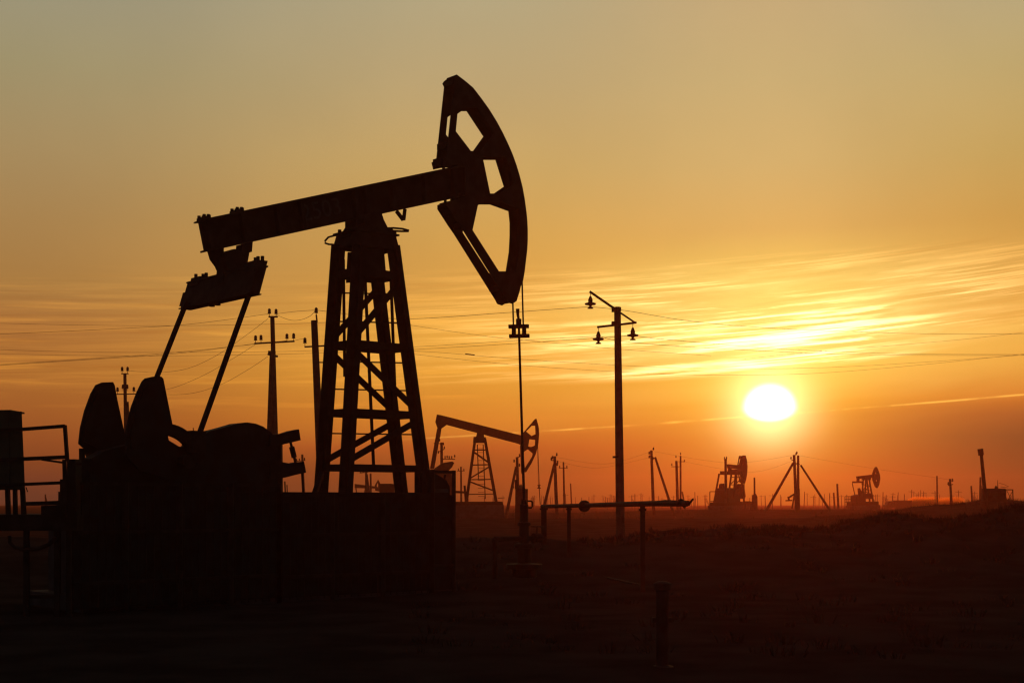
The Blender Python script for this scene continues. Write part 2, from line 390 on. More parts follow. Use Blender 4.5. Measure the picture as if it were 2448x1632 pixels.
for x0, y0 in ((1068, 402), (1090, 397), (1072, 478), (1092, 474)):
    for v in (-.1, .1): p = P(x0, y0) + fr.v * v; mb.tube(p - Zv * .05, p + Zv * .07, .028, n=6)
build_each(mb, 'head_seat', STEEL, pj)
# samson post
legs = {'A': ((767, 1180, -.35), (809, 585, -.295)), 'B': ((826, 1180, .35), (859, 585, .295)),
        'C': ((960, 1180, -.35), (893, 585, -.295)), 'D': ((1019, 1180, .35), (940, 585, .295))}
L3 = {k: (P(*a), P(*b)) for k, (a, b) in legs.items()}
for k, (a, b) in L3.items():
    mb = MB(); w = .165; d = (b - a).normalized()
    mb.bar(a, b, .03, w, fr.v); t = fr.u * (w / 2 - .01)
    mb.bar(a + t, b + t, .15, .02, fr.v); mb.bar(a - t, b - t, .15, .02, fr.v)
    mb.build('post_leg', STEEL, pj)
def onleg(k, row_):      # point of a leg at the height seen on image row row_ (measured at the post's centre)
    z = EYE + (HOR - row_) / F * 26.0; a, b = L3[k]; t = (z - a.z) / (b.z - a.z); return a + (b - a) * t
for rw, hh in ((660, .14), (830, .13), (990, .125), (1119, .12)):
    mb = MB()
    for a, b in (('A', 'B'), ('C', 'D'), ('A', 'C'), ('B', 'D')): mb.bar(onleg(a, rw), onleg(b, rw), .05, hh)
    build_each(mb, 'post_tie', STEEL, pj)
for (r0, r1) in ((680, 815), (845, 975), (1005, 1105)):
    mb = MB(); flip = (r0 != 845)
    for a, b in (('A', 'C'), ('B', 'D')):
        p, q = (onleg(a, r1), onleg(b, r0)) if flip else (onleg(a, r0), onleg(b, r1))
        mb.bar(p, q, .04, .11)
    build_each(mb, 'post_brace', STEEL, pj)
# ladder inside the post
mb = MB(); la0, la1 = P(888, 1175, .1), P(874, 640, .1); lb0, lb1 = P(908, 1175, -.12), P(902, 640, -.12)
la0, la1 = P(893, 1110, 0), P(873, 670, 0); mb.tube(la0, la1, .03, n=6)
lb0, lb1 = P(824, 900, -.34), P(821, 620, -.33); mb.tube(lb0, lb1, .028, n=6)
lc0, lc1 = P(944, 930, -.33), P(934, 650, -.33); mb.tube(lc0, lc1, .03, n=6)
for rw in (703, 771, 866, 932, 1037):
    a, b = onleg('A', rw), onleg('D', rw); mb.tube(a, b, .014, n=6)
mb.build('ladder', STEEL, pj)
# bearing and cap at the top of the post
mb = MB()
A, B, Cc, D = (L3[k][1] for k in 'ABCD')
zc = EYE + (HOR - 600) / F * 26; zt = EYE + (HOR - 566) / F * 26; c0 = (A + B + Cc + D) / 4
def rect(z, du, dv): return [Vector((c0.x, c0.y, z)) + fr.u * su * du + fr.v * sv * dv for su, sv in ((-1, -1), (1, -1), (1, 1), (-1, 1))]
mb.hexa(rect(zc, .50, .35), rect(zt, .43, .33)); mb.hexa(rect(zt, .48, .37), rect(zt + .03, .48, .37))
cap = mb.build('post_cap', STEEL, pj)
for tv in (-.28, .28):
    mb = MB(); mb.plate([[P(*k) for k in ((852, 598), (896, 598), (902, 668), (848, 672))]], fr.v * tv, fr.v * .02); mb.build('gusset_plate', STEEL, pj)
mb = MB()
quad_uz([(842, 540), (900, 540), (925, 566), (826, 566)], -.24, .24, mb)
quad_uz([(838, 522), (897, 508), (905, 530), (910, 552), (836, 552)], -.17, .17, mb) if False else None
mb.plate([[P(*k) for k in ((838, 520), (897, 506), (904, 528), (914, 548), (930, 568), (822, 568), (838, 545))]], Vector((0, 0, 0)), fr.v * .36)
c = P(868, 538); mb.lathe(c - fr.v * .28, [(.17, 0), (.17, .56)], fr.v, 18)
mb.build('centre_bearing', STEEL, pj)
mb = MB()
for x0, y0 in ((830, 551), (812, 556), (935, 553), (943, 559)):
    p = P(x0, y0); mb.tube(p - Zv * .08, p + Zv * .05, .035, n=8)
build_each(mb, 'cap_bolt', STEEL, pj)
mb = MB(); mb.path([P(*k) for k in ((812, 562), (800, 563), (785, 567), (777, 576), (777, 581), (786, 584), (800, 585), (815, 585))], .018, 6)
mb.build('guard_hoop', STEEL, pj)
mb = MB(); mb.path([P(*k) for k in ((917, 546), (940, 545), (962, 547), (977, 551), (976, 553), (960, 553), (942, 552), (928, 549))], .02, 6)
mb.bar(P(932, 546), P(934, 566), .05, .05); mb.bar(P(934, 556), P(946, 556), .05, .05)
mb.build('guard_hoop', STEEL, pj)
mb = MB(); mb.bar(P(948, 505), P(964, 526), .05, .06, fr.v); mb.bar(P(968, 500), P(965, 526), .05, .05, fr.v); mb.build('beam_bracket', STEEL, pj)
# tail bearing and equalizer
mb = MB()
mb.plate([[P(*k) for k in ((505, 594), (538, 590), (538, 606), (548, 645), (535, 652), (528, 640), (512, 618))]], fr.v * -.1, fr.v * .12)
mb.plate([[P(*k) for k in ((570, 586), (596, 580), (594, 604), (588, 606), (584, 628), (582, 655), (560, 655), (566, 630))]], fr.v * .02, fr.v * .2)
mb.lathe(P(552, 629) - fr.v * .2, [(.2, 0), (.215, .02), (.215, .38), (.2, .4)], fr.v, 24)
quad_uz([(527, 632), (578, 626), (580, 668), (524, 676)], -.12, .12, mb)
mb.build('tail_bearing', STEEL, pj)
mb = MB(); e0 = (542, 656); e1 = (524, 722)
def eqp(px, py, v): return P(px, py) + fr.v * v
def eqbox(t0, t1, v0, v1, du=.1):
    a = lerp(e0, e1, t0); b = lerp(e0, e1, t1); A, B = P(*a), P(*b); s = fr.u * du
    mb.hexa([A - s + fr.v * v0, A + s + fr.v * v0, A + s + fr.v * v1, A - s + fr.v * v1], [B - s + fr.v * v0, B + s + fr.v * v0, B + s + fr.v * v1, B - s + fr.v * v1])
eqbox(0, 1, -1.25, 1.19, .085); eqbox(-.02, .04, -1.25, 1.19, .11); eqbox(.96, 1.0, -1.25, 1.19, .12); eqbox(.35, .86, -1.36, -1.25, .07)
eqbox(-.2, .2, .78, 1.14, .10); eqbox(-.13, .2, -1.12, -.80, .10)
for v in (.84, .92, 1.05, 1.12, -1.08, -.98, -.84):
    p = P(*lerp(e0, e1, -.14)) + fr.v * v + fr.u * random.uniform(-.06, .06); mb.tube(p, p + Zv * (.10 if v > 0 else .07), .03, n=6)
for v in (-.05, -.25): p = P(*e1) + fr.v * v; mb.tube(p + Zv * .05, p - Zv * .05, .05, n=8)
mb.build('equalizer_bar', STEEL, pj)
# pitman arms, cranks and counterweights
for top, bot, v in (((596, 702), (470, 1055), 0.9), ((446, 722), (312, 1060), -0.9)):
    mb = MB(); a, b = P(top[0], top[1], v), P(bot[0], bot[1], v); mb.bar(a, b, .068, .068, fr.v)
    mb.box(b, .26, .16, .34, fr.u, fr.v); mb.build('pitman_arm', STEEL, pj)
WR = [(302,1085),(303,1030),(309,1000),(316,972),(329,938),(342,911),(349,904),(367,900),(386,900),(391,905),(402,960),(413,1015),(415,1030),(402,1042),(404,1052),(430,1068),(448,1100),(440,1130),(400,1145),(330,1120)]
WL = [(190,1060),(194,1023),(204,982),(219,941),(231,920),(245,914),(271,913),(275,921),(281,954),(293,1010),(300,1040),(330,1068),(345,1100),(335,1130),(300,1140),(215,1110),(207,1086),(203,1072)]
for pts, v in ((WR, .58), (WL, -.58)):
    mb = MB(); q = [P(x_ - 2, y_, v) for x_, y_ in pts]
    mb.plate([q], Vector((0, 0, 0)), fr.v * .05)
    cen = sum(q, Vector()) / len(q); q2 = [cen + (p - cen) * .86 for p in q[:14]]
    mb.plate([q2], Vector((0, 0, 0)), fr.v * .13)
    mb.build('counterweight', PAINT, pj)
mb = MB(); cs = P(395, 1105, 0); mb.lathe(cs - fr.v * .85, [(.11, 0), (.11, 1.7)], fr.v, 16); mb.build('crank_shaft', STEEL, pj)
mb = MB()      # curved belt guard beside the near crank
cc = P(392, 1092, .3)
ring = [(cc + fr.u * math.cos(t) * .60 + Zv * math.sin(t) * .54) for t in [math.radians(d) for d in range(-10, 130, 8)]]
ring2 = [(cc + fr.u * math.cos(t) * .46 + Zv * math.sin(t) * .36) for t in [math.radians(d) for d in range(-10, 130, 8)]]
for i in range(len(ring) - 1):
    q = [ring[i], ring[i + 1], ring2[i + 1], ring2[i]]; mb.hexa([p - fr.v * .1 for p in q], [p + fr.v * .1 for p in q])
mb.build('belt_guard', PAINT, pj)
# gearbox and motor cover
def prism(pts, v0, v1, name, m, parent=pj, trace=0.0):
    mb = MB(); mb.plate([[P(x_, y_, trace) for x_, y_ in pts]], fr.v * ((v0 + v1) / 2 - trace), fr.v * (v1 - v0)); return mb.build(name, m, parent)
gear = prism([(205,1250),(208,1096),(240,1078),(300,1062),(330,1058),(388,1072),(396,1066),(420,1068),(444,1066),(452,1050),(500,1040),(636,1046),(652,1062),(652,1250)], -.17, .17, 'gearbox', PAINT)
prism([(468,1060),(478,1040),(490,1031),(515,1025),(540,1018),(560,1012),(580,1010),(600,1013),(618,1020),(632,1030),(640,1037),(640,1060)], -.16, .16, 'gearbox_cover', PAINT, gear)
mb = MB(); mb.tube(P(463, 1040), P(462, 1022), .008, n=5); mb.lathe(P(550, 1020), [(.05, -.05), (.05, .02), (.02, .04)]); build_each(mb, 'breather_pipe', STEEL, gear)
prism([(640,1040),(672,1036),(690,1030),(710,1026),(714,1052),(690,1058),(672,1062),(640,1068)], .08, .22, 'motor_rail', STEEL, trace=.15)
prism([(640,1100),(675,1105),(690,1108),(700,1105),(722,1103),(727,1129),(700,1135),(677,1141),(640,1145)], .08, .22, 'motor_rail', STEEL, trace=.15)
mb = MB(); a, b = P(694, 1054, .15), P(707, 1108, .15); mb.tube(a, b, .025, n=8); mb.tube(a + (b - a) * .25, a + (b - a) * .72, .05, n=8); mb.build('turnbuckle', STEEL, pj)
mb = MB(); mb.bar(P(666, 1050, .1), P(667, 1180, .1), .12, .12); mb.bar(P(722, 1128, .1), P(725, 1180, .1), .035, .035); mb.bar(P(681, 1150, .1), P(682, 1180, .1), .02, .02); mb.bar(P(686, 1158, .1), P(687, 1180, .1), .015, .015); build_each(mb, 'support_post', STEEL, pj)
# skid under everything
mb = MB(); zb = EYE + (HOR - 1177) / F * 26; zl = 1.25
for v in (-.7, .7): mb.hexa([fr.W(u, v + w, zl) for u, w in ((-5.6, -.1), (1.15, -.1), (1.15, .1), (-5.6, .1))], [fr.W(u, v + w, zb) for u, w in ((-5.6, -.1), (1.15, -.1), (1.15, .1), (-5.6, .1))])
for u in (-5.4, -4, -2.6, -1.2, 0, 1.04): mb.box(fr.W(u, 0, (zl + zb) / 2), .18, 1.3, zb - zl - .02, fr.u, fr.v)
mb.bar(P(752, 1180, .6), P(769, 1130, .3), .08, .08); mb.bar(P(1019, 1120, .4), P(1036, 1142, .5), .06, .06)
mb.build('skid_frame', STEEL, pj)
prism([(210,1260),(212,1100),(190,1098),(190,1260)], -.08, .08, 'drive_guard', PAINT)
mb = MB(); c = P(196, 1088, -.1); mb.box(c, .06, .1, .22, fr.u, fr.v); mb.bar(P(183, 1118, 0), P(206, 1102, 0), .05, .05); mb.bar(P(180, 1125, 0), P(206, 1125, 0), .06, .2); mb.build('brake_lever', STEEL, pj)
# bridle cables, carrier bar, polished rod
def hang(pts, r, name, par=pj, v=0.0, m=CABLE):
    mb = MB(); mb.path([P(x_, y_, v) for x_, y_ in pts], r, 8); return mb.build(name, m, par)
hang([(1249, 600), (1248, 671), (1251, 779)], .017, 'bridle_cable', v=.12)
hang([(1222, 640), (1226, 725), (1227.5, 780)], .017, 'bridle_cable', v=-.12)
mb = MB(); c1 = P(1240, 780); c2 = P(1241.5, 803); sv = Vector((1, -.2, 0)).normalized(); su = Vector((.2, 1, 0)).normalized()
mb.box(c1, .10, .40, .07, su, sv); mb.box(c2, .10, .40, .07, su, sv)
for s_ in (-.13, .13): mb.box((c1 + c2) / 2 + sv * s_ * .8, .07, .075, .17, su, sv)
mb.tube(P(1240, 776), P(1240, 762), .055, n=10); mb.build('carrier_bar', STEEL, pj)
mb = MB(); mb.path([P(1237.5, 738), P(1238, 752), P(1240, 764), P(1241, 800), P(1247, 1000), P(1253, 1200)], [.038, .03, .024, .024, .026, .028], 10); mb.build('polished_rod', CABLE, pj)
# foundation
fb = thing('foundation_block', fr.W(-2, 0, 0), 'long dark concrete footing under the largest pump jack', 'foundation')
mb = MB()
for u0, u1 in ((-5.7, -3.9), (-3.4, -1.6), (-1.2, 1.05)):
    q = [fr.W(u, v, 0) for u, v in ((u0, -.95), (u1, -.95), (u1, .95), (u0, .95))]; mb.hexa([p - Zv * .2 for p in q], [p + Zv * 1.245 for p in q])
mb.build('pedestal', CONC, fb)
mb = MB(); q = [fr.W(u, v, -.2) for u, v in ((-6, -1.1), (1.1, -1.1), (1.1, 1.1), (-6, 1.1))]; mb.hexa(q, [p + Zv * .45 for p in q]); mb.build('plinth', CONC, fb)
# guard fence round the pumpjack
gf = thing('guard_fence', px3(1084, HOR, 25.6) - Zv * EYE, 'tall dark steel guard fence around the base of the largest pump jack', 'fence')
gf.location.z = 0
def fence_run(p, q, h, n, kind):
    d = (q - p)
    for i in range(n + 1):
        a = p + d * i / n
        m_ = MB(); m_.box(a + Zv * h / 2, .07, .07, h); m_.build('post', STEEL, gf)
    m_ = MB()
    for z in (h - .03, h * .62, h * .24): m_.bar(p + Zv * z, q + Zv * z, .05, .05)
    build_each(m_, 'rail', STEEL, gf)
    if kind == 'low':
        m_ = MB(); nn = (Vector((d.y, -d.x, 0)).normalized()) * .03; b0 = p + Zv * .1 - nn; b1 = q + Zv * .1 - nn
        m_.hexa([b0, b1, b1 - nn * .3, b0 - nn * .3], [x_ + Zv * 1.7 for x_ in (b0, b1, b1 - nn * .3, b0 - nn * .3)]); m_.build('sheet_panel', PAINT, gf)
        return
    m_ = MB(); k = max(2, int(d.length / .13))
    for i in range(k):
        a = p + d * (i + .5) / k; m_.box(a + Zv * (h * .5), .016, .016, h - .12)
    m_.build('bars', STEEL, gf)
    if kind:
        m_ = MB(); nn = (Vector((d.y, -d.x, 0)).normalized()) * .03; b0 = p + Zv * .1 - nn; b1 = q + Zv * .1 - nn
        m_.hexa([b0, b1, b1 - nn * .3, b0 - nn * .3], [x_ + Zv * (h - .25) for x_ in (b0, b1, b1 - nn * .3, b0 - nn * .3)]); m_.build('sheet_panel', PAINT, gf)
f0 = Vector((px3(1085, HOR, 25.7).x, 25.7, 0)); f1 = Vector((px3(1034, HOR, 25.4).x, 25.4, 0))
fence_run(f1, f0, EYE + (HOR - 1124) / F * 25.7, 1, 'low')
f2 = Vector((px3(668, HOR, 23.4).x, 23.4, 0)); f3 = Vector((px3(165, HOR, 20.8).x, 20.8, 0))
fence_run(f2, f1 + Vector((-.03, 0, 0)), EYE + (HOR - 1179) / F * 24.4, 3, True)
fence_run(f3, f2, EYE + (HOR - 1150) / F * 21.0, 4, True)
# electric motor standing at the post's foot on the right
em = thing('electric_motor', fr.W(1.3, .2, 0), 'rounded dark motor housing behind the right end of the guard fence', 'motor')
mb = MB(); mb.plate([[P(x_, y_, .3) for x_, y_ in ((1000,1240),(1000,1128),(1014,1127),(1034,1133),(1048,1141),(1058,1150),(1066,1162),(1068,1240))]], Vector((0,0,0)), fr.v * .24); mb.build('housing', PAINT, em)
mb = MB(); mb.box(P(1036, 1232, .3), .4, .4, 1.0, fr.u, fr.v); mb.build('pedestal', CONC, em)
mb = MB(); mb.path([P(*k, .3) for k in ((1064, 1134), (1063, 1146), (1068, 1152))], .02, 6); mb.build('conduit', STEEL, em)

# ------------------------------------------------------------------ service platform and cabinet, far left
YP = 20.7
def q3(x_, y_, Y=YP): return px3(x_, y_, Y)
pl = thing('service_platform', Vector((q3(60, 1200).x, YP, 0)), 'dark steel service platform on stilts with railings at the far left edge', 'platform')
mb = MB()
mb.hexa([q3(-60, 1268, YP), q3(185, 1268, YP), q3(185, 1268, YP) + Vector((0, 1.6, 0)), q3(-60, 1268, YP) + Vector((0, 1.6, 0))], [q3(-60, 1229, YP), q3(185, 1229, YP), q3(185, 1229, YP) + Vector((0, 1.6, 0)), q3(-60, 1229, YP) + Vector((0, 1.6, 0))])
mb.build('deck', STEEL, pl)
for x_ in (60, 133, -20):
    for dy_ in (.06, 1.5):
        b = Vector((q3(x_, 0).x, YP + dy_, 0)); mb = MB(); mb.bar(b - Zv * .1, b + Zv * (EYE + (HOR - 1262) / F * YP), .07, .07); mb.build('leg', STEEL, pl)
mb = MB(); mb.bar(q3(62, 1425, YP + .06), q3(133, 1425, YP + .06), .05, .05); mb.path([q3(x_, y_, YP - .02) for x_, y_ in ((22, 1280), (24, 1296), (36, 1308), (56, 1314), (90, 1312), (118, 1300), (134, 1284))], .03, 6); build_each(mb, 'brace', STEEL, pl)
mb = MB()
mb.bar(q3(50, 1026), q3(155, 1018), .04, .05); mb.bar(q3(-20, 1028), q3(50, 1026), .04, .045)
mb.bar(q3(155, 1016), q3(161, 1102), .045, .06, Vector((0, 1, 0))); mb.bar(q3(154, 1098), q3(155, 1150), .05, .05)
mb.bar(q3(-20, 1100), q3(158, 1092), .04, .055); mb.bar(q3(100, 1098), q3(156, 1106), .03, .03)
mb.bar(q3(60, 1157), q3(154, 1153), .04, .045); mb.bar(q3(-20, 1160), q3(60, 1157), .04, .045)
mb.bar(q3(153, 1145), q3(153, 1232), .09, .09); mb.bar(q3(62, 1164), q3(66, 1175), .012, .012)
mb.build('railing', STEEL, pl)
mb = MB(); mb.hexa([q3(62, 1208), q3(150, 1206), q3(150, 1206) + Vector((0, .5, 0)), q3(62, 1208) + Vector((0, .5, 0))], [q3(62, 1199), q3(142, 1196), q3(142, 1196) + Vector((0, .5, 0)), q3(62, 1199) + Vector((0, .5, 0))])
mb.hexa([q3(98, 1230), q3(150, 1230), q3(150, 1230) + Vector((0, .5, 0)), q3(98, 1230) + Vector((0, .5, 0))], [q3(98, 1208.2), q3(150, 1206.2), q3(150, 1206.2) + Vector((0, .5, 0)), q3(98, 1208.2) + Vector((0, .5, 0))])
mb.build('equipment_bench', PAINT, pl)
mb = MB(); mb.hexa([q3(160, 1232), q3(182, 1232), q3(182, 1232) + Vector((0, .3, 0)), q3(160, 1232) + Vector((0, .3, 0))], [q3(160, 1097), q3(180, 1097), q3(180, 1097) + Vector((0, .3, 0)), q3(160, 1097) + Vector((0, .3, 0))]); mb.bar(q3(180, 1109), q3(196, 1109), .03, .03); mb.build('switch_box', PAINT, pl)
cb = thing('control_cabinet', Vector((q3(25, 0).x, YP + .3, EYE + (HOR - 1229) / F * YP)), 'tall olive steel control cabinet on thin legs at the left edge of the picture', 'cabinet')
mb = MB(); dp = Vector((-.205, .55, 0)); YC = YP + .12
def qc(x_, y_): return px3(x_, y_, YC)
mb.hexa([qc(-75, 1170), qc(60, 1170), qc(60, 1170) + dp, qc(-75, 1170) + dp], [qc(-75, 985), qc(52, 983), qc(52, 983) + dp, qc(-75, 985) + dp]); cbo = mb.build('enclosure', CABM, cb)
mb = MB(); f_ = Vector((0, -.018, 0)); mb.hexa([qc(-60, 1162) + f_, qc(24, 1162) + f_, qc(24, 1162) + f_ * .1, qc(-60, 1162) + f_ * .1], [qc(-60, 992) + f_, qc(21, 992) + f_, qc(21, 992) + f_ * .1, qc(-60, 992) + f_ * .1]); mb.build('door', CABM, cb)
mb = MB(); mb.bar(qc(-78, 982.5) + dp / 2, qc(44, 981.5) + dp / 2, .025, .58, Vector((0, 1, 0))); mb.build('lid', CABM, cb)
for x0, x1, w in ((18, 20, .06), (36, 37, .055), (54, 57, .06)):
    mb = MB(); mb.bar(qc(x0, 1168), qc(x1, 1230), w, w, Vector((0, 1, 0))); mb.build('leg', STEEL, cb)

# ------------------------------------------------------------------ wellhead under the big pumpjack
base = P(1253, 1200); base.z = 0
wh = thing('wellhead', base, 'dark wellhead with a looped handle below the polished rod of the largest pump jack', 'wellhead')
def wp(x_, y_): return P(x_, y_)
mb = MB(); mb.lathe(base, [(.42, -.05), (.42, .16), (.25, .18), (.25, .34), (.36, .35), (.36, .44), (.14, .46), (.14, .75), (.2, .76), (.2, .84), (.1, .86), (.1, 1.2)], n=18); mb.build('casing_head', STEEL, wh)
mb = MB(); mb.lathe(base + Zv * 1.2, [(.13, 0), (.13, .06), (.085, .08), (.085, .42), (.06, .44), (.06, .52)], n=14); mb.build('stuffing_box', STEEL, wh)
mb = MB(); mb.path([wp(1262, 1197), wp(1270, 1197), wp(1273, 1200), wp(1273, 1210), wp(1270, 1213), wp(1262, 1213)], .018, 7); mb.build('loop_handle', STEEL, wh)
mb = MB(); mb.tube(base + Zv * .95 - fr.u * .75, base + Zv * .95 + fr.u * .5, .05, n=10); mb.tube(base + Zv * .95 - fr.u * .75, base - fr.u * .75, .05, n=10)
mb.lathe(base + Zv * .95 + fr.u * .34, [(.1, -.09), (.1, .09)], fr.u); mb.tube(base + Zv * .95 + fr.u * .34, base + Zv * 1.18 + fr.u * .34, .015)
mb.path([base + Zv * 1.18 + fr.u * (.34 + .12 * math.cos(t)) + fr.v * .12 * math.sin(t) for t in [i * math.pi / 6 for i in range(12)]], .012, 5, True); mb.build('side_pipe', STEEL, wh)

# ------------------------------------------------------------------ pipe rack and post
def pipe_pt(x_, y_):      # the pipe comes towards the viewer from left to right
    t = (x_ - 1296) / 350; Y = 1 / ((1 - t) / 34 + t / 23); return px3(x_, y_, Y)
pr = thing('pipe_rack', Vector((pipe_pt(1480, 1205).x, pipe_pt(1480, 1205).y, 0)), 'long raised flow pipe with a round valve, carried on posts before the utility pole', 'pipe')
mb = MB(); mb.path([pipe_pt(x_, y_) for x_, y_ in ((1296, 1210), (1360, 1208.5), (1450, 1206), (1560, 1203), (1640, 1203), (1645, 1202.5))], [.045, .045, .048, .05, .05, .045], 12); mb.build('pipe', STEEL, pr)
mb = MB(); mb.path([pipe_pt(x_, y_) for x_, y_ in ((1570, 1200), (1590, 1198), (1615, 1199), (1640, 1203))], .028, 10); mb.path([pipe_pt(x_, y_) for x_, y_ in ((1641, 1207), (1648, 1203), (1656, 1193))], .018, 8)
mb.path([pipe_pt(x_, y_) for x_, y_ in ((1630, 1206), (1636, 1213), (1641, 1207))], .012, 6); mb.build('end_fitting', STEEL, pr)
mb = MB(); c = pipe_pt(1397, 1209); d = (pipe_pt(1400, 1209) - pipe_pt(1390, 1209)).normalized(); mb.lathe(c - d * .11, [(.06, 0), (.11, .02), (.125, .08), (.125, .14), (.11, .2), (.06, .22)], d, 16); mb.tube(c, c + Zv * .11, .03); mb.build('valve', STEEL, pr)
mb = MB(); c = pipe_pt(1628, 1201); mb.lathe(c, [(.065, -.03), (.065, .02), (.04, .05), (.012, .07)], n=14); mb.build('valve_cap', STEEL, pr)
for x_, w in ((1300, .13), (1360, .08), (1536, .085)):
    p = pipe_pt(x_, 1210); mb = MB(); mb.bar(Vector((p.x, p.y, -.1)), p, w, w, Vector((0, 1, 0))); mb.box(Vector((p.x, p.y, p.z - .06)), w * 1.5, .14, .04); mb.build('post', STEEL, pr)
mb = MB()
for a, b in ((1300, 1360), (1360, 1536)):
    p, q = pipe_pt(a, 1234), pipe_pt(b, 1240); p.z = .18; q.z = .18; mb.tube(p, q, .02)
mb.build('lower_rail', STEEL, pr)
p = px3(1583, 1600, 14.3); p.z = 0
mb = MB(); mb.lathe(p, [(.13, -.05), (.13, .03), (.065, .05), (.065, .8), (.09, .81), (.09, .87), (.05, .89)], n=14); mb.box(p + Zv * .5, .2, .05, .05)
solid('marker_post', STEEL, 'short dark steel post on its own in the near right foreground', 'post', org=p, mb=mb)
# ------------------------------------------------------------------ poles
def skirt_ins(mb, p, s=1.0, up=1):       # pin insulator standing on p
    mb.lathe(p, [(.012 * s, 0), (.012 * s, .10 * s * up), (.075 * s, .11 * s * up), (.06 * s, .15 * s * up), (.05 * s, .16 * s * up), (.07 * s, .19 * s * up), (.05 * s, .23 * s * up), (.065 * s, .26 * s * up), (.03 * s, .31 * s * up)], n=10)
def ins_part(root, pts, s=1.0, hang_=False):
    for p in pts:
        mb = MB()
        if hang_:
            mb.tube(p, p - Zv * .12, .01, n=5)
            mb.lathe(p - Zv * .12, [(.03, 0), (.075, -.12), (.07, -.19), (.19, -.23), (.17, -.27), (.06, -.29), (.03, -.33), (.08, -.36), (.10, -.39), (.02, -.40)], n=14)
        else: skirt_ins(mb, p, s)
        mb.build('insulator', GLASSY, root)
def pole_at(Y, x0, y0, xb, label, r0, r1, group='utility poles near the big pump jack', m=WOOD, cat='utility pole', name='utility_pole'):
    top = px3(x0, y0, Y); b = px3(xb, gy(Y), Y); b.z = min(0, ground_z(b.x, b.y)) - .05
    root = thing(name, b, label, cat, group); mb = MB(); mb.tube(b, top, r1, r0, 12); mb.build('shaft', m, root); return root, top, b
# pole with three hanging insulators
Yp = 45.0
up, top, bt = pole_at(Yp, 1476, 735, 1484, 'tall tapered utility pole with three bell insulators hanging from crossed arms', .105, .148)
def w(x_, y_): return px3(x_, y_, Yp)
mb = MB(); mb.bar(w(1409, 698) + Vector((0, -.12, 0)), w(1470, 740) + Vector((0, -.12, 0)), .06, .07); mb.box(w(1470, 740), .2, .2, .14); mb.build('crossarm', STEEL, up)
mb = MB(); mb.bar(w(1478, 744) + Vector((0, .0, 0)), w(1519, 773) + Vector((0, -.1, 0)), .05, .055); mb.build('crossarm', STEEL, up)
mb = MB(); mb.bar(w(1427, 783) + Vector((0, -.12, 0)), w(1521, 772) + Vector((0, -.12, 0)), .06, .065); mb.box(w(1471, 774) + Vector((0, -.08, 0)), .25, .2, .12); mb.build('crossarm', STEEL, up)
ins_part(up, [w(1411, 700) + Vector((0, -.12, 0)), w(1430, 784) + Vector((0, -.12, 0)), w(1512, 775) + Vector((0, -.12, 0))], 1, True)
mb = MB(); mb.lathe(w(1476, 736), [(.12, -.1), (.125, 0), (.1, .03)]); mb.box(w(1474, 1092), .24, .24, .06); build_each(mb, 'pole_cap', STEEL, up)
# braced pole left of the post
Yq = 65.0
u2, top, bt = pole_at(Yq, 651, 756, 664, 'braced utility pole with paired insulators, seen between the pitman arm and the post', .10, .155)
def w(x_, y_): return px3(x_, y_, Yq)
mb = MB(); mb.tube(w(650, 840), Vector((w(640, 0).x, Yq - .3, -.05)), .10, .16); mb.box(w(650, 842), .3, .3, .12); mb.tube(w(640, 846), w(664, 852), .05); mb.build('brace_pole', WOOD, u2)
mb = MB(); mb.bar(w(608, 821), w(704, 815.5), .07, .07); mb.build('crossarm', STEEL, u2)
mb = MB(); mb.bar(w(642, 757), w(664, 757), .07, .07); mb.build('crossarm', STEEL, u2)
ins_part(u2, [w(x_, y_) for x_, y_ in ((611, 820), (624, 819), (686, 816), (702, 815), (644, 756), (660, 757))], 1.15)
# pole just left of the post
Yr = 50.0
u3, top, bt = pole_at(Yr, 751, 766, 775, 'leaning square topped utility pole crossing behind the left leg of the big pump jack', .115, .165)
def w(x_, y_): return px3(x_, y_, Yr)
mb = MB(); mb.bar(w(728, 829), w(800, 825), .06, .05); mb.build('crossarm', STEEL, u3); mb = MB(); mb.bar(w(762, 866), w(800, 866), .05, .04); mb.build('crossarm', STEEL, u3)
mb = MB(); mb.tube(w(758, 770), w(756, 752), .03, n=6); mb.build('pin', STEEL, u3)
ins_part(u3, [w(756, 755), w(729, 827)], .95)
# pole between the counterweights
Ys = 85.0
u4, top, bt = pole_at(Ys, 298.5, 893, 304, 'thinner utility pole showing between the two counterweights', .095, .13)
def w(x_, y_): return px3(x_, y_, Ys)
mb = MB(); mb.bar(w(279, 942), w(330, 941), .08, .06); mb.build('crossarm', STEEL, u4); mb = MB(); mb.bar(w(290, 893), w(307, 893), .08, .06); mb.build('crossarm', STEEL, u4)
ins_part(u4, [w(x_, y_) for x_, y_ in ((281, 941), (294, 934), (304, 934), (320, 940), (292, 892), (305, 892))], 1.25)
mb = MB(); mb.tube(w(304, 960), Vector((w(317, 0).x, Ys + .3, 0)), .09, .12); mb.build('brace_pole', WOOD, u4)

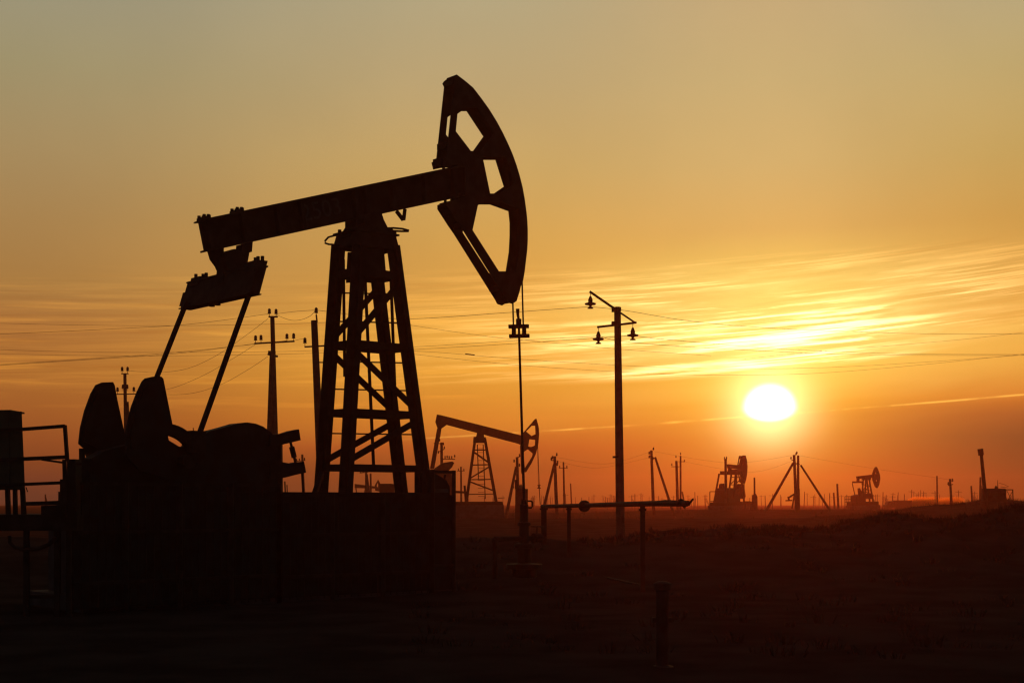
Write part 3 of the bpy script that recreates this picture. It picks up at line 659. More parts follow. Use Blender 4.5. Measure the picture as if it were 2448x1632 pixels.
# ------------------------------------------------------------------ wires
def cr(pts, n=8):
    out = []
    for i in range(len(pts) - 1):
        p0 = pts[max(i - 1, 0)]; p1 = pts[i]; p2 = pts[i + 1]; p3 = pts[min(i + 2, len(pts) - 1)]
        for k in range(n):
            t = k / n; out.append(.5 * ((2 * p1) + (p2 - p0) * t + (2 * p0 - 5 * p1 + 4 * p2 - p3) * t * t + (3 * p1 - p0 - 3 * p2 + p3) * t ** 3))
    out.append(pts[-1]); return out
def wire(pts, r, label, grp='overhead wires'):
    q = cr([px3(*p) for p in pts]); mb = MB(); mb.path(q, r, 5); c = q[0].copy()
    return solid('power_line', CABLE, label, 'wire', grp, c, mb, kind=None)
WR_ = .0072
wire([(-60,801,60),(250,787,62),(450,775,63.5),(643,750,65)], WR_, 'upper wire rising from the left edge to the braced pole top')
wire([(660,750,65),(710,744,58),(756,741,50)], WR_, 'short wire joining the braced pole top to the square topped pole')
wire([(756,741,50),(800,747,49),(880,757,48),(990,762,47),(1200,748,46),(1411,733,45),], WR_, 'upper wire from the square topped pole to the highest hanging insulator')
wire([(1411,733,45),(1500,743,47),(1640,766,52),(1800,781,58),(2000,791,64),(2240,798,72),(2520,797,80)], WR_, 'wire running right from the highest hanging insulator across the cloud streaks')
wire([(-60,771,80),(200,777,80),(450,778,80),(720,773,78),(860,768,75),(985,778,72)], WR_, 'nearly level upper wire crossing behind the big pump jack')
wire([(975,776,72),(1100,795,70),(1210,809,70),(1300,817,72),(1500,836,76),(1700,850,80)], WR_, 'wire sloping down to the right from behind the post at carrier bar height')
wire([(-60,834,80),(200,841,80),(450,842,80),(720,839,78),(985,829,72),(1200,816,60),(1432,803,45)], WR_, 'lower wire ending at the left hanging insulator of the tall pole')
wire([(-60,845,82),(250,850,82),(450,850,82),(720,845,80),(985,835,74),(1200,823,62),(1330,814,54),(1512,802,45)], WR_, 'lowest nearly level wire ending at the right hanging insulator of the tall pole')
wire([(-60,877,60),(200,860,62),(420,845,63.5),(612,821,65)], WR_, 'lower wire rising from the left edge to the left end of the braced pole crossarm')
wire([(-60,875,61),(200,858,62.5),(420,842,64),(686,814,65)], WR_, 'lower wire rising from the left edge to the right side of the braced pole crossarm')
wire([(704,814,65),(716,811,58),(729,810,50)], WR_, 'short low wire between the two crossarms left of the post')
wire([(660,752,65),(690,764,62),(715,765,58),(740,756,53),(754,742,50)], .008, 'slack looped jumper wire hanging between the two pole tops')
wire([(640,762,65),(590,800,68),(520,848,74),(450,880,79),(380,890,83),(306,886,85)], .008, 'drooping wire from the braced pole top to the thinner pole')
wire([(612,822,65),(560,855,70),(480,900,77),(400,930,82),(322,935,85)], .008, 'drooping wire from the braced crossarm to the thinner pole')
wire([(640,852,65),(590,885,69),(520,922,75),(440,942,80),(330,940,85)], .008, 'lowest drooping wire from the braced pole to the thinner pole')
wire([(975,838,72),(1060,843,72),(1240,858,72),(1500,874,74),(1700,881,78),(1950,879,84),(2200,866,92),(2520,843,100)], WR_, 'sagging wire just above the sun carrying a dark spacer')
wire([(985,846,72),(1210,870,72),(1420,885,73),(1600,894,76),(1750,896,80),(1950,892,84),(2200,872,90),(2520,838,98)], WR_, 'lowest sagging wire above the sun')
wire([(1432,803,45),(1500,817,48),(1700,832,54),(1950,844,62),(2200,849,70),(2520,849,80)], WR_, 'wire running right from the left hanging insulator')
wire([(1512,802,45),(1600,812,48),(1800,829,54),(1950,838,60),(2200,846,68),(2520,847,78)], WR_, 'wire running right from the right hanging insulator')
wire([(1740,862,80),(1900,845,84),(2050,832,86),(2200,820,90),(2330,808,94),(2520,786,100)], WR_, 'wire climbing to the right edge over the bright streaks')
mb = MB(); mb.path(cr([px3(*p) for p in ((1112, 845.6, 71.9), (1122, 846.6, 71.9), (1135, 848.3, 71.9))]), .024, 7)
solid('wire_spacer', STEEL, 'short dark sleeve clamped on the sagging wire right of the post', 'sleeve', org=px3(1122, 846, 72), mb=mb)

# ------------------------------------------------------------------ smaller poles in the middle distance
def small_pole(Y, x0, y0, xb, label, arms=(), braces=(), pins=(), r=.11, group='poles in the middle distance'):
    top = px3(x0, y0, Y); b = px3(xb, gy(Y), Y); b.z = -.3
    root = thing('utility_pole', b, label, 'utility pole', group); mb = MB(); mb.tube(b, top, r * 1.35, r, 8); mb.build('shaft', WOOD, root)
    for (xa, ya, xc, yc) in arms:
        mb = MB(); mb.bar(px3(xa, ya, Y - .15), px3(xc, yc, Y - .15), .075, .075); mb.build('crossarm', STEEL, root)
    for (xa, ya, xc, yc) in braces:
        q = px3(xc, gy(Y), Y); q.z = -.3; mb = MB(); mb.tube(px3(xa, ya, Y), q, r * .9, r * 1.2, 8); mb.build('brace_pole', WOOD, root)
    for (xa, ya) in pins:
        mb = MB(); mb.lathe(px3(xa, ya, Y - .15), [(.02, -.03), (.06, 0), (.08, .07), (.05, .13), (.07, .19), (.03, .24)], n=8); mb.build('insulator', GLASSY, root)
    return root
small_pole(140, 722.5, 1086, 729, 'small pole right of the motor rail with a low crossarm', [(708, 1102, 730, 1100)], (), [(709, 1101), (716, 1101), (728, 1099), (724, 1094)])
small_pole(230, 108.5, 1181, 109.5, 'tiny pole seen under the railing of the service platform', (), [(110, 1190, 116, 0)])
small_pole(150, 875, 1126, 875.5, 'small pole framed between the legs of the big pump jack', [(860, 1130, 880, 1128)], [(877, 1133, 890, 0)], [(862, 1129), (868, 1129)])
small_pole(160, 886, 1131, 887, 'thin pole just right of the pole between the legs')
small_pole(135, 1055.5, 1057, 1057, 'pole behind the tail of the second pump jack with many small insulators', [(1037, 1059, 1056, 1060), (1048, 1080, 1062, 1073), (1059, 1097, 1088, 1097)], (), [(1051, 1054), (1060, 1063), (1062, 1072), (1045, 1075), (1048, 1083), (1064, 1095), (1069, 1094), (1074, 1095), (1080, 1095), (1087, 1092)], .13)
small_pole(165, 1102, 1115, 1103, 'thin pole standing left of the second pump jack post', [(1093, 1125, 1111, 1125)], (), [(1096, 1124), (1109, 1124)], .1)
small_pole(120, 1236, 1092, 1240, 'braced pole directly behind the polished rod', [(1236, 1093, 1243, 1091)], [(1234, 1115, 1206, 0)], [(1229, 1104), (1242, 1091), (1242, 1114), (1227, 1166)], .12)
small_pole(115, 1326, 1090, 1332, 'braced pole with a long left stay, right of the second pump jack', [(1318, 1100, 1326, 1100), (1326, 1108, 1334, 1110)], [(1325, 1109, 1290, 0)], [(1331, 1089), (1318, 1099), (1321, 1096), (1333, 1107), (1332, 1112)], .12)
small_pole(160, 1347, 1104, 1349.5, 'slim unbraced pole with one short crossarm right of the braced pole', [(1336, 1118, 1357, 1118)], (), [(1338, 1117), (1355, 1117)], .095)
small_pole(240, 1364, 1155, 1367, 'short slim pole right of the unbraced pole')
small_pole(125, 1557, 1076, 1563.5, 'braced pole with a long right stay, just right of the tall utility pole', [(1551, 1090, 1560, 1091), (1556, 1094, 1570, 1096)], [(1566, 1092, 1618, 0)], [(1562, 1075), (1552, 1085), (1552, 1094), (1561, 1098)], .115)
small_pole(160, 1617, 1101, 1621, 'thicker pole of the close pair over the pipe end', [(1605, 1115, 1628, 1115)], (), [(1606, 1112), (1616, 1093), (1626, 1108)], .14)
small_pole(165, 1627, 1089, 1627, 'thinner pole of the close pair over the pipe end', [(1622, 1103, 1637, 1103)], [(1631, 1175, 1642, 0)], [(1636, 1103), (1627, 1086)], .10)
small_pole(140, 1898.3, 1087, 1905, 'left pole of the stayed pair below the sun, with a long left stay', [(1892, 1099, 1900, 1099), (1897, 1106, 1910, 1106)], [(1896.5, 1106, 1818, 0)], [(1891, 1097), (1903, 1087)], .13)
small_pole(141, 1908, 1088, 1908, 'right pole of the stayed pair below the sun, with a long right stay', [(1900, 1109, 1912, 1109)], [(1914, 1111, 2000, 0)], [(1905, 1084)], .115)
small_pole(170, 2001.5, 1156, 2005, 'bare leaning pole left of the distant small pump jack')
small_pole(200, 1993, 1177, 1996.5, 'shorter bare leaning pole left of the distant small pump jack')
small_pole(190, 2240, 1137, 2241, 'bare hazy pole above the dust cloud', r=.1)
small_pole(120, 2271, 1144, 2278, 'crooked pole with short arms right of the dust cloud', [(2267, 1160, 2278, 1157), (2270, 1148, 2277, 1149)], [(2273, 1165, 2274, 0)], [(2267, 1158), (2277, 1150)], .09)
small_pole(150, 2344, 1140, 2343, 'slim pole just left of the tilted stack', (), [(2345, 1160, 2352, 0)], r=.1)
small_pole(170, 2322, 1161, 2326, 'short bare pole left of the tilted stack', r=.1)
small_pole(150, 1803.5, 1141, 1804.5, 'slim mast rising behind the small wellhead by the third pump jack', r=.09)
small_pole(150, 1734.5, 1096, 1736, 'pole standing in front of the third pump jack beam', [(1731, 1099, 1738, 1098)], (), [(1732, 1097), (1737, 1096)], .13)
small_pole(140, 656, 1165, 657, 'tiny pole under the motor rail'); 
wire([(1328,1092,115),(1450,1108,118),(1558,1078,125)], .006, 'thin wire between the two braced poles either side of the tall pole', 'distant wires')
wire([(1325,1100,115),(1430,1118,118),(1556,1092,125)], .006, 'second thin wire between the two braced poles either side of the tall pole', 'distant wires')
wire([(1560,1078,125),(1750,1106,132),(1903,1086,140)], .006, 'thin wire from the right stayed pole over the third pump jack', 'distant wires')
wire([(1636,1103,165),(1790,1128,150),(1898,1100,140)], .006, 'thin low wire ending at the stayed pair', 'distant wires')
wire([(1908,1088,141),(2080,1118,132),(2272,1146,120)], .006, 'thin wire from the stayed pair towards the crooked pole', 'distant wires')

# ------------------------------------------------------------------ far pump jacks
def far_pump(px, Y, deg, spec, label):
    f = Frame(px, Y, deg); Q = f.P; root = thing('pumpjack', f.W(0, 0, 0), label, 'pump jack', 'pump jacks of the oil field')
    hw = spec.get('hw', .16)
    mb = MB(); mb.plate([[Q(*k) for k in spec['beam']]], Vector((0, 0, 0)), f.v * spec.get('bw', .3)); mb.build('walking_beam', STEEL, root)
    mb = MB(); lp = [[Q(*k) for k in l] for l in spec['head']]
    for s_ in (-1, 1): mb.plate(lp, f.v * hw * s_, f.v * .04)
    hd = mb.build('horse_head', STEEL, root)
    mb = MB(); ar = spec['arc']
    for a, b in zip(ar, ar[1:]):
        A_, B_ = Q(*a), Q(*b); nn = (B_ - A_).cross(f.v).normalized() * .08
        mb.hexa([A_ - f.v * hw, B_ - f.v * hw, B_ + f.v * hw, A_ + f.v * hw], [A_ - f.v * hw - nn, B_ - f.v * hw - nn, B_ + f.v * hw - nn, A_ + f.v * hw - nn])
    mb.build('face_plate', STEEL, hd)
    for (a, b, wd) in spec['legs']:
        for s_ in (-1, 1):
            lv = spec.get('lv', .35); p, q = Q(*a), Q(*b); p = p + f.v * s_ * lv; q = q + f.v * s_ * lv * .7
            mb = MB(); mb.bar(p, q, wd, wd, f.v); mb.build('post_leg', STEEL, root)
    for (a, b, wd) in spec['ties']:
        mb = MB()
        for s_ in (-1, 1): mb.bar(Q(*a) + f.v * s_ * .3, Q(*b) + f.v * s_ * .3, wd, wd)
        mb.build('post_tie', STEEL, root)
    for nm_, pts, v0, v1 in spec['prisms']:
        mb = MB(); mb.plate([[Q(*k) for k in pts]], f.v * (v0 + v1) / 2, f.v * (v1 - v0)); mb.build(nm_, PAINT if nm_ in ('counterweight', 'gearbox') else (CONC if nm_ == 'footing' else STEEL), root)
    for nm_, pts, r_, v in spec['tubes']:
        mb = MB(); mb.path([Q(*k) + f.v * v for k in pts], r_, 6); mb.build(nm_, CABLE, root)
    return f, root
EB = 1262
f2_, r2_ = far_pump(1148, 113, 8, dict(
    beam=[(1044.6,990.4),(1053.6,992),(1252,1042),(1252,1066),(1239,1060),(1068,1015),(1054,1025),(1047,1026),(1041,1008)],
    head=[[(1279.5,1001),(1285,1021),(1286,1037),(1284,1060),(1278.6,1083),(1268,1106),(1255,1127),(1248,1133),(1246.5,1128),(1244,1066),(1252,1033)],
          [(1257,1031),(1271,1017),(1280,1017),(1281,1037),(1270,1042)], [(1265,1049),(1280,1051),(1279.5,1064),(1270,1068),(1262,1067)], [(1251,1080),(1262,1073),(1274,1083),(1273,1090),(1254,1120)]],
    arc=[(1279.5,1001),(1285,1021),(1286,1037),(1284,1060),(1278.6,1083),(1268,1106),(1255,1127)],
    legs=[((1115,1199),(1136,1048),.15),((1186,1199),(1159,1048),.15)],
    ties=[((1132,1075),(1164,1075),.08),((1127,1111),(1170,1110),.08),((1121,1146),(1176,1145),.08),((1117,1181),(1183,1180),.07),((1134,1081),(1168,1105),.08),((1123,1143),(1170,1115),.08),((1121,1150),(1182,1173),.08)],
    prisms=[('post_cap', [(1133,1044),(1160,1045),(1161,1058),(1132,1058)], -.35, .35), ('centre_bearing', [(1142,1030),(1155,1032),(1157,1046),(1138,1046)], -.2, .2),
            ('counterweight', [(1036,1130),(1042,1117),(1059,1106),(1079,1103),(1084,1106),(1079,1116),(1066,1130)], .5, .75), ('counterweight', [(1030,1134),(1042,1117),(1059,1106),(1076,1104),(1070,1122)], -.75, -.5),
            ('gearbox', [(1010,1150),(1020,1122),(1060,1120),(1078,1128),(1082,1200),(1010,1200)], -.5, .5), ('skid_frame', [(1000,1199),(1198,1198),(1200,1206),(1000,1208)], -.8, .8),
            ('footing', [(1000,1208),(1200,1206),(1202,EB),(1000,EB)], -1, 1), ('drive_guard', [(1084,1172),(1116,1174),(1116,1179),(1084,1178)], -.1, .1)],
    tubes=[('pitman_arm', [(1051,1024),(1034,1120)], .10, .5), ('pitman_arm', [(1049,1024),(1032,1120)], .10, -.5), ('tail_bearing', [(1051,1024),(1050,1030),(1048,1044)], .15, 0),
           ('ladder_rail', [(1140,1062),(1143,1145)], .04, .3), ('ladder_rail', [(1154,1062),(1159,1192)], .04, .3), ('bridle_cable', [(1284.5,1060),(1285.5,1110),(1286.5,1158)], .02, .12), ('bridle_cable', [(1286,1060),(1288,1110),(1290,1158)], .02, -.12),
           ('polished_rod', [(1288.5,1158),(1290,1180),(1291.5,1206)], .035, 0), ('tie_rod', [(1110,1160),(1113,1199)], .09, .2), ('brake_rod', [(1190,1190),(1206,1189)], .03, 0)],
    ), 'second pump jack, tilted nose down to the right of the big post')
mb = MB(); c = f2_.P(1288.5, 1163); mb.box(c + Zv * .12, .22, .2, .08, f2_.u, f2_.v); mb.box(c - Zv * .1, .26, .2, .08, f2_.u, f2_.v); mb.box(c, .12, .1, .3, f2_.u, f2_.v); mb.build('carrier_bar', STEEL, r2_)
mb = MB()
for i in range(14):
    yy = 1062 + i * 9.5; mb.bar(f2_.P(1140 + i * .25, yy, .3), f2_.P(1154 + i * .35, yy, .3), .03, .03)
mb.build('ladder_rung', STEEL, r2_)
f3_, r3_ = far_pump(1755, 165, 62, dict(hw=.22, bw=.35, lv=.45,
    beam=[(1741,1109),(1748,1110),(1772,1112),(1772,1121),(1742,1119)],
    head=[[(1771,1089),(1778,1089),(1781,1100),(1782.5,1115),(1781.5,1132),(1779,1146),(1776,1154),(1772,1152),(1768,1128),(1767,1112)], [(1772,1096),(1774,1097),(1771,1110),(1769.5,1110)], [(1770,1126),(1772,1126),(1775,1146),(1773.5,1146)]],
    arc=[(1778,1089),(1781,1100),(1782.5,1115),(1781.5,1132),(1779,1146),(1776,1154)],
    legs=[((1748,1200),(1755,1130),.17),((1770,1200),(1765,1130),.17)],
    ties=[((1752,1140),(1768,1140),.09),((1751,1158),(1769,1158),.09),((1749,1178),(1770,1176),.09),((1751,1158),(1768,1142),.08),((1750,1177),(1769,1160),.08)],
    prisms=[('post_cap', [(1752,1121),(1768,1122),(1769,1131),(1751,1131)], -.4, .4), ('gearbox', [(1722,1212),(1723,1172),(1728,1166),(1740,1166),(1742,1176),(1752,1180),(1752,1212)], -.7, .9), ('counterweight', [(1727,1180),(1729,1157),(1733,1155),(1738,1158),(1739,1180)], -.5, -.1),
            ('drive_guard', [(1764,1190),(1764,1160),(1767,1156),(1774,1156),(1777,1172),(1779,1186),(1776,1192)], -.2, .2), ('skid_frame', [(1716,1200),(1778,1198),(1778,1206),(1716,1208)], -1, 1), ('footing', [(1714,1208),(1778,1206),(1778,1234),(1714,1234)], -1.1, 1.1)],
    tubes=[('pitman_arm', [(1741,1132),(1735,1190)], .12, .9), ('pitman_arm', [(1741,1132),(1729,1200)], .12, -1.1), ('tail_bearing', [(1745,1116),(1744,1128)], .25, 0), ('polished_rod', [(1779,1150),(1779.5,1175),(1780,1206)], .05, 0)]),
    'third pump jack, seen nearly end on below and left of the sun')
mb = MB(); a, b = px3(1722, 1130, 163.2), px3(1772, 1130, 162.2); mb.bar(a, b, .3, .42)
mb.build('equalizer_bar', STEEL, r3_)
f4_, r4_ = far_pump(2072, 185, 24, dict(hw=.16, bw=.3,
    beam=[(2048,1138),(2092,1133),(2092,1141),(2049,1144)],
    head=[[(2093.5,1116),(2097.6,1125),(2101,1136),(2101.5,1145),(2099,1158),(2095.5,1165),(2093,1162),(2087,1146),(2087,1131),(2090,1122)], [(2093,1123),(2095.5,1127),(2097,1135),(2093,1135),(2090.5,1130)], [(2092,1147),(2098.5,1145),(2097,1155),(2095,1160)]],
    arc=[(2093.5,1116),(2097.6,1125),(2101,1136),(2101.5,1145),(2099,1158),(2095.5,1165)],
    legs=[((2063,1202),(2067,1145),.15),((2084,1202),(2075,1145),.15)], ties=[((2066,1158),(2077,1158),.08),((2065,1172),(2079,1172),.08),((2064,1186),(2082,1186),.08),((2065,1172),(2077,1159),.08),((2065,1173),(2081,1186),.08)],
    prisms=[('post_cap', [(2065,1140),(2077,1139),(2078,1147),(2064,1147)], -.4, .4), ('gearbox', [(2040,1212),(2041,1184),(2052,1181),(2060,1182),(2063,1190),(2063,1212)], -.6, .6), ('drive_guard', [(2064,1192),(2064,1180),(2082,1178),(2083,1192)], -.3, .3), ('counterweight', [(2045,1167),(2048,1166),(2054,1180),(2052,1186),(2047,1186)], .4, .7), ('skid_frame', [(2036,1200),(2090,1198),(2090,1206),(2036,1208)], -.9, .9), ('footing', [(2034,1208),(2092,1206),(2092,1229),(2034,1229)], -1, 1)],
    tubes=[('pitman_arm', [(2048,1153),(2053,1186)], .08, 1.1), ('pitman_arm', [(2049,1154),(2056,1186)], .06, -1.0), ('tail_bearing', [(2051.5,1142),(2051,1152)], .2, 0)]),
    'fourth and smallest pump jack of the right side, below and right of the sun')
mb = MB(); mb.bar(px3(2038, 1152, 183), px3(2064, 1151.5, 182.2), .25, .22); mb.build('equalizer_bar', STEEL, r4_)
f5_, r5_ = far_pump(892, 190, 10, dict(hw=.14, bw=.3,
    beam=[(848,1156),(856,1157),(896,1162),(896,1167),(848,1166)],
    head=[[(903,1147),(906,1152),(908.5,1160),(908,1168),(906,1174),(897,1172),(896,1160)], [(902,1153),(904.5,1158),(904,1164),(900,1163)]],
    arc=[(903,1147),(906,1152),(908.5,1160),(908,1168),(906,1174)],
    legs=[((868,1200),(874,1166),.15),((884,1200),(878,1166),.15)], ties=[((871,1182),(881,1182),.08)],
    prisms=[('post_cap', [(872,1163),(880,1164),(880,1168),(872,1168)], -.3, .3), ('skid_frame', [(845,1196),(900,1196),(900,1202),(845,1202)], -.6, .6), ('gearbox', [(846,1198),(846,1180),(858,1178),(862,1198)], -.4, .4), ('footing', [(845,1202),(900,1202),(900,1228),(845,1228)], -.7, .7)],
    tubes=[('pitman_arm', [(850,1164),(853,1185)], .08, .4)]), 'very small pump jack framed low between the legs of the big one')
# shed beside it
mb = MB(); Y = 120.0
def sx(x_, y_, Y=Y): return px3(x_, y_, Y)
sh = thing('equipment_shed', Vector((sx(920, 0).x, Y, 0)), 'small dark shed framed between the right legs of the big pump jack', 'shed')
mb.hexa([sx(907, gy(Y)), sx(942, gy(Y)), sx(942, gy(Y)) + Vector((0, 2, 0)), sx(907, gy(Y)) + Vector((0, 2, 0))], [sx(907, 1158), sx(942, 1158), sx(942, 1158) + Vector((0, 2, 0)), sx(907, 1158) + Vector((0, 2, 0))]); mb.build('wall', PAINT, sh)
mb = MB(); mb.plate([[sx(905.5, 1158), sx(907, 1155.5), sx(937, 1155.5), sx(944, 1159.5), sx(943, 1161)]], Vector((0, 1, 0)), Vector((0, 2.2, 0))); mb.build('roof', STEEL, sh)
# transformer kiosk behind the rod
Y = 85.0
tk = thing('transformer_kiosk', Vector((sx(1245, 0, Y).x, Y, 0)), 'narrow dark transformer kiosk with spikes on top, just behind the polished rod', 'kiosk')
mb = MB(); mb.hexa([sx(1231, gy(Y), Y), sx(1262, gy(Y), Y), sx(1262, gy(Y), Y) + Vector((0, .8, 0)), sx(1231, gy(Y), Y) + Vector((0, .8, 0))], [sx(1232, 1167, Y), sx(1262, 1168, Y), sx(1262, 1168, Y) + Vector((0, .8, 0)), sx(1232, 1167, Y) + Vector((0, .8, 0))]); mb.build('enclosure', PAINT, tk)
mb = MB(); mb.hexa([sx(1230.5, 1168, Y), sx(1238, 1168, Y), sx(1238, 1168, Y) + Vector((0, .3, 0)), sx(1230.5, 1168, Y) + Vector((0, .3, 0))], [sx(1230.5, 1146, Y), sx(1238, 1146, Y), sx(1238, 1146, Y) + Vector((0, .3, 0)), sx(1230.5, 1146, Y) + Vector((0, .3, 0))]); mb.build('bushing_box', STEEL, tk)
for x_ in (1241, 1244, 1247):
    mb = MB(); mb.lathe(sx(x_, 1168, Y) + Vector((0, .3, 0)), [(.04, -.05), (.06, .05), (.05, .12), (.02, .28)], n=8); mb.build('insulator', GLASSY, tk)
# guard rail frames beside the third pump jack
Y = 162.0
def rail_frame(x0, x1, yt, Y, label, n=2, mid=()):
    root = thing('railing_frame', Vector((sx(x0, 0, Y).x, Y, 0)), label, 'railing', 'railings of the far pump jacks')
    for i in range(n + 1):
        x_ = x0 + (x1 - x0) * i / n; b = sx(x_, gy(Y), Y); t = sx(x_, yt, Y); mb = MB(); mb.bar(b, t, .09, .09, Vector((0, 1, 0))); mb.build('post', STEEL, root)
    for y_ in (yt,) + tuple(mid):
        mb = MB(); mb.bar(sx(x0, y_, Y), sx(x1, y_, Y), .08, .08); mb.build('rail', STEEL, root)
rail_frame(1697, 1711, 1174.5, Y, 'tall narrow railing left of the third pump jack', 1, (1197, 1205))
rail_frame(1711, 1721, 1197, Y + .5, 'low railing against the base of the third pump jack', 1, (1205,))
rail_frame(1777, 1794, 1198, Y, 'low railing right of the third pump jack', 2, (1203, 1208))
rail_frame(2020, 2034, 1186, 182, 'low lattice railing left of the fourth pump jack', 3, (1193, 1199))
# small wellhead between pump jacks
Y = 150.0; b = sx(1804.5, gy(Y), Y); b.z = 0
ww = thing('valve_column', b, 'stubby dark valve column right of the third pump jack', 'wellhead')
mb = MB(); mb.lathe(b, [(.3, 0), (.3, .55), (.45, .57), (.45, .78), (.3, .8), (.28, 2.1), (.2, 2.3), (.08, 2.45)], n=10); mb.build('column', STEEL, ww)
mb = MB(); mb.tube(b + Vector((-.28, -.1, .3)), b + Vector((-.28, -.1, 2.3)), .06); mb.tube(b + Vector((-.2, -.1, 1.9)), b + Vector((.0, -.1, 1.9)), .05); mb.build('side_pipe', STEEL, ww)
# small valve frame on the stayed pair
Y = 139.0; b = sx(1906, gy(Y), Y); b.z = 0
kk = thing('pump_stand', b, 'small dark pump stand at the foot of the stayed pair of poles', 'pump stand')
mb = MB(); mb.hexa([sx(1902, gy(Y), Y), sx(1913, gy(Y), Y), sx(1913, gy(Y), Y) + Vector((0, .3, 0)), sx(1902, gy(Y), Y) + Vector((0, .3, 0))], [sx(1902, 1168, Y), sx(1912, 1168, Y), sx(1912, 1168, Y) + Vector((0, .3, 0)), sx(1902, 1168, Y) + Vector((0, .3, 0))]); mb.build('body', PAINT, kk)
mb = MB(); mb.bar(sx(1883, 1190, Y), sx(1903, 1178, Y), .14, .16); mb.bar(sx(1885, 1186, Y), sx(1886, 1196, Y), .14, .16); mb.bar(sx(1878, 1196, Y), sx(1894, 1195.5, Y), .1, .12); mb.bar(sx(1900, 1178, Y), sx(1893, 1215, Y), .12, .12); mb.build('lever_arm', STEEL, kk)
# tilted stack and tank at the right edge
Y = 88.0
ts = thing('tilted_stack', Vector((sx(2357, 0, Y).x, Y, 1.2)), 'dark leaning chimney stack with a wider cap near the right edge', 'stack')
mb = MB(); mb.tube(sx(2358, 1215, Y), sx(2346, 1086, Y), .135, .10, 12); mb.build('shaft', STEEL, ts)
mb = MB(); d = (sx(2344, 1073, Y) - sx(2346, 1088, Y)).normalized(); mb.lathe(sx(2345.5, 1088, Y), [(.13, 0), (.17, .02), (.175, .4), (.15, .41)], d, 14); mb.build('cap', STEEL, ts)
tn = thing('tank_skid', Vector((sx(2384, 0, Y).x, Y, 1.5)), 'squat dark tank with fittings on top beside the tilted stack', 'tank')
mb = MB(); mb.hexa([sx(2361, 1198, Y), sx(2407, 1198, Y), sx(2407, 1198, Y) + Vector((0, 1.2, 0)), sx(2361, 1198, Y) + Vector((0, 1.2, 0))], [sx(2362, 1167, Y), sx(2404, 1167, Y), sx(2404, 1167, Y) + Vector((0, 1.2, 0)), sx(2362, 1167, Y) + Vector((0, 1.2, 0))])
mb.tube(sx(2366, 1176, Y) + Vector((0, .05, 0)), sx(2404, 1176, Y) + Vector((0, .05, 0)), .2, n=14); mb.build('shell', PAINT, tn)
mb = MB(); mb.lathe(sx(2381, 1168, Y), [(.1, 0), (.08, .1), (.03, .2)], n=10); mb.tube(sx(2385.5, 1168, Y), sx(2385, 1147, Y), .03, .015, 6); mb.bar(sx(2388, 1154, Y), sx(2400, 1157, Y), .02, .02); mb.bar(sx(2392, 1163, Y), sx(2409, 1165, Y), .03, .03); mb.bar(sx(2400, 1157, Y), sx(2412, 1163, Y), .02, .02); mb.build('fitting', STEEL, tn)
mb = MB(); mb.bar(sx(2404, 1170, Y), sx(2421, 1170, Y), .05, .06); mb.bar(sx(2421, 1169, Y), sx(2422, 1200, Y), .05, .05); mb.bar(sx(2407, 1172, Y), sx(2420, 1198, Y), .03, .03); mb.bar(sx(2420, 1174, Y), sx(2408, 1198, Y), .03, .03); mb.build('end_frame', STEEL, tn)
mb = MB()
for x_ in (2364, 2390, 2406): mb.bar(sx(x_, 1240, Y) + Vector((0, .2, 0)), sx(x_, 1196, Y) + Vector((0, .2, 0)), .1, .1)
mb.build('leg', STEEL, tn)
# truck ahead of its dust
Y = 245.0; gz = ground_z(sx(2150, 0, Y).x, Y); tw = Vector((0, 2.3, 0))
tr = thing('truck', Vector((sx(2150, 0, Y).x, Y, gz)), 'small box truck driving left on the far plain ahead of glowing dust', 'truck')
def zat(x_, z): p = sx(x_, HOR, Y); return Vector((p.x, Y, gz + z))
mb = MB(); mb.hexa([zat(2142, .55), zat(2181, .55), zat(2181, .55) + tw, zat(2142, .55) + tw], [zat(2142, 1.75), zat(2181, 1.75), zat(2181, 1.75) + tw, zat(2142, 1.75) + tw]); mb.build('cargo_box', PAINT, tr)
mb = MB(); mb.plate([[zat(2119, .5), zat(2141, .5), zat(2141, 1.65), zat(2126, 1.6), zat(2123, 1.05), zat(2119, .95)], [zat(2126, 1.08), zat(2131.5, 1.08), zat(2131.5, 1.4), zat(2128, 1.4)], [zat(2133.5, 1.08), zat(2137.5, 1.08), zat(2137.5, 1.4), zat(2133.5, 1.4)]], tw / 2, tw * .98); mb.build('cab', PAINT, tr)
for x_ in (2126, 2155, 2173):
    for dy_ in (.15, 2.15): mb = MB(); mb.lathe(zat(x_, .4) + Vector((0, dy_ - .12, 0)), [(.38, 0), (.40, .03), (.40, .22), (.38, .25)], Vector((0, 1, 0)), 14); mb.build('wheel', CABLE, tr)
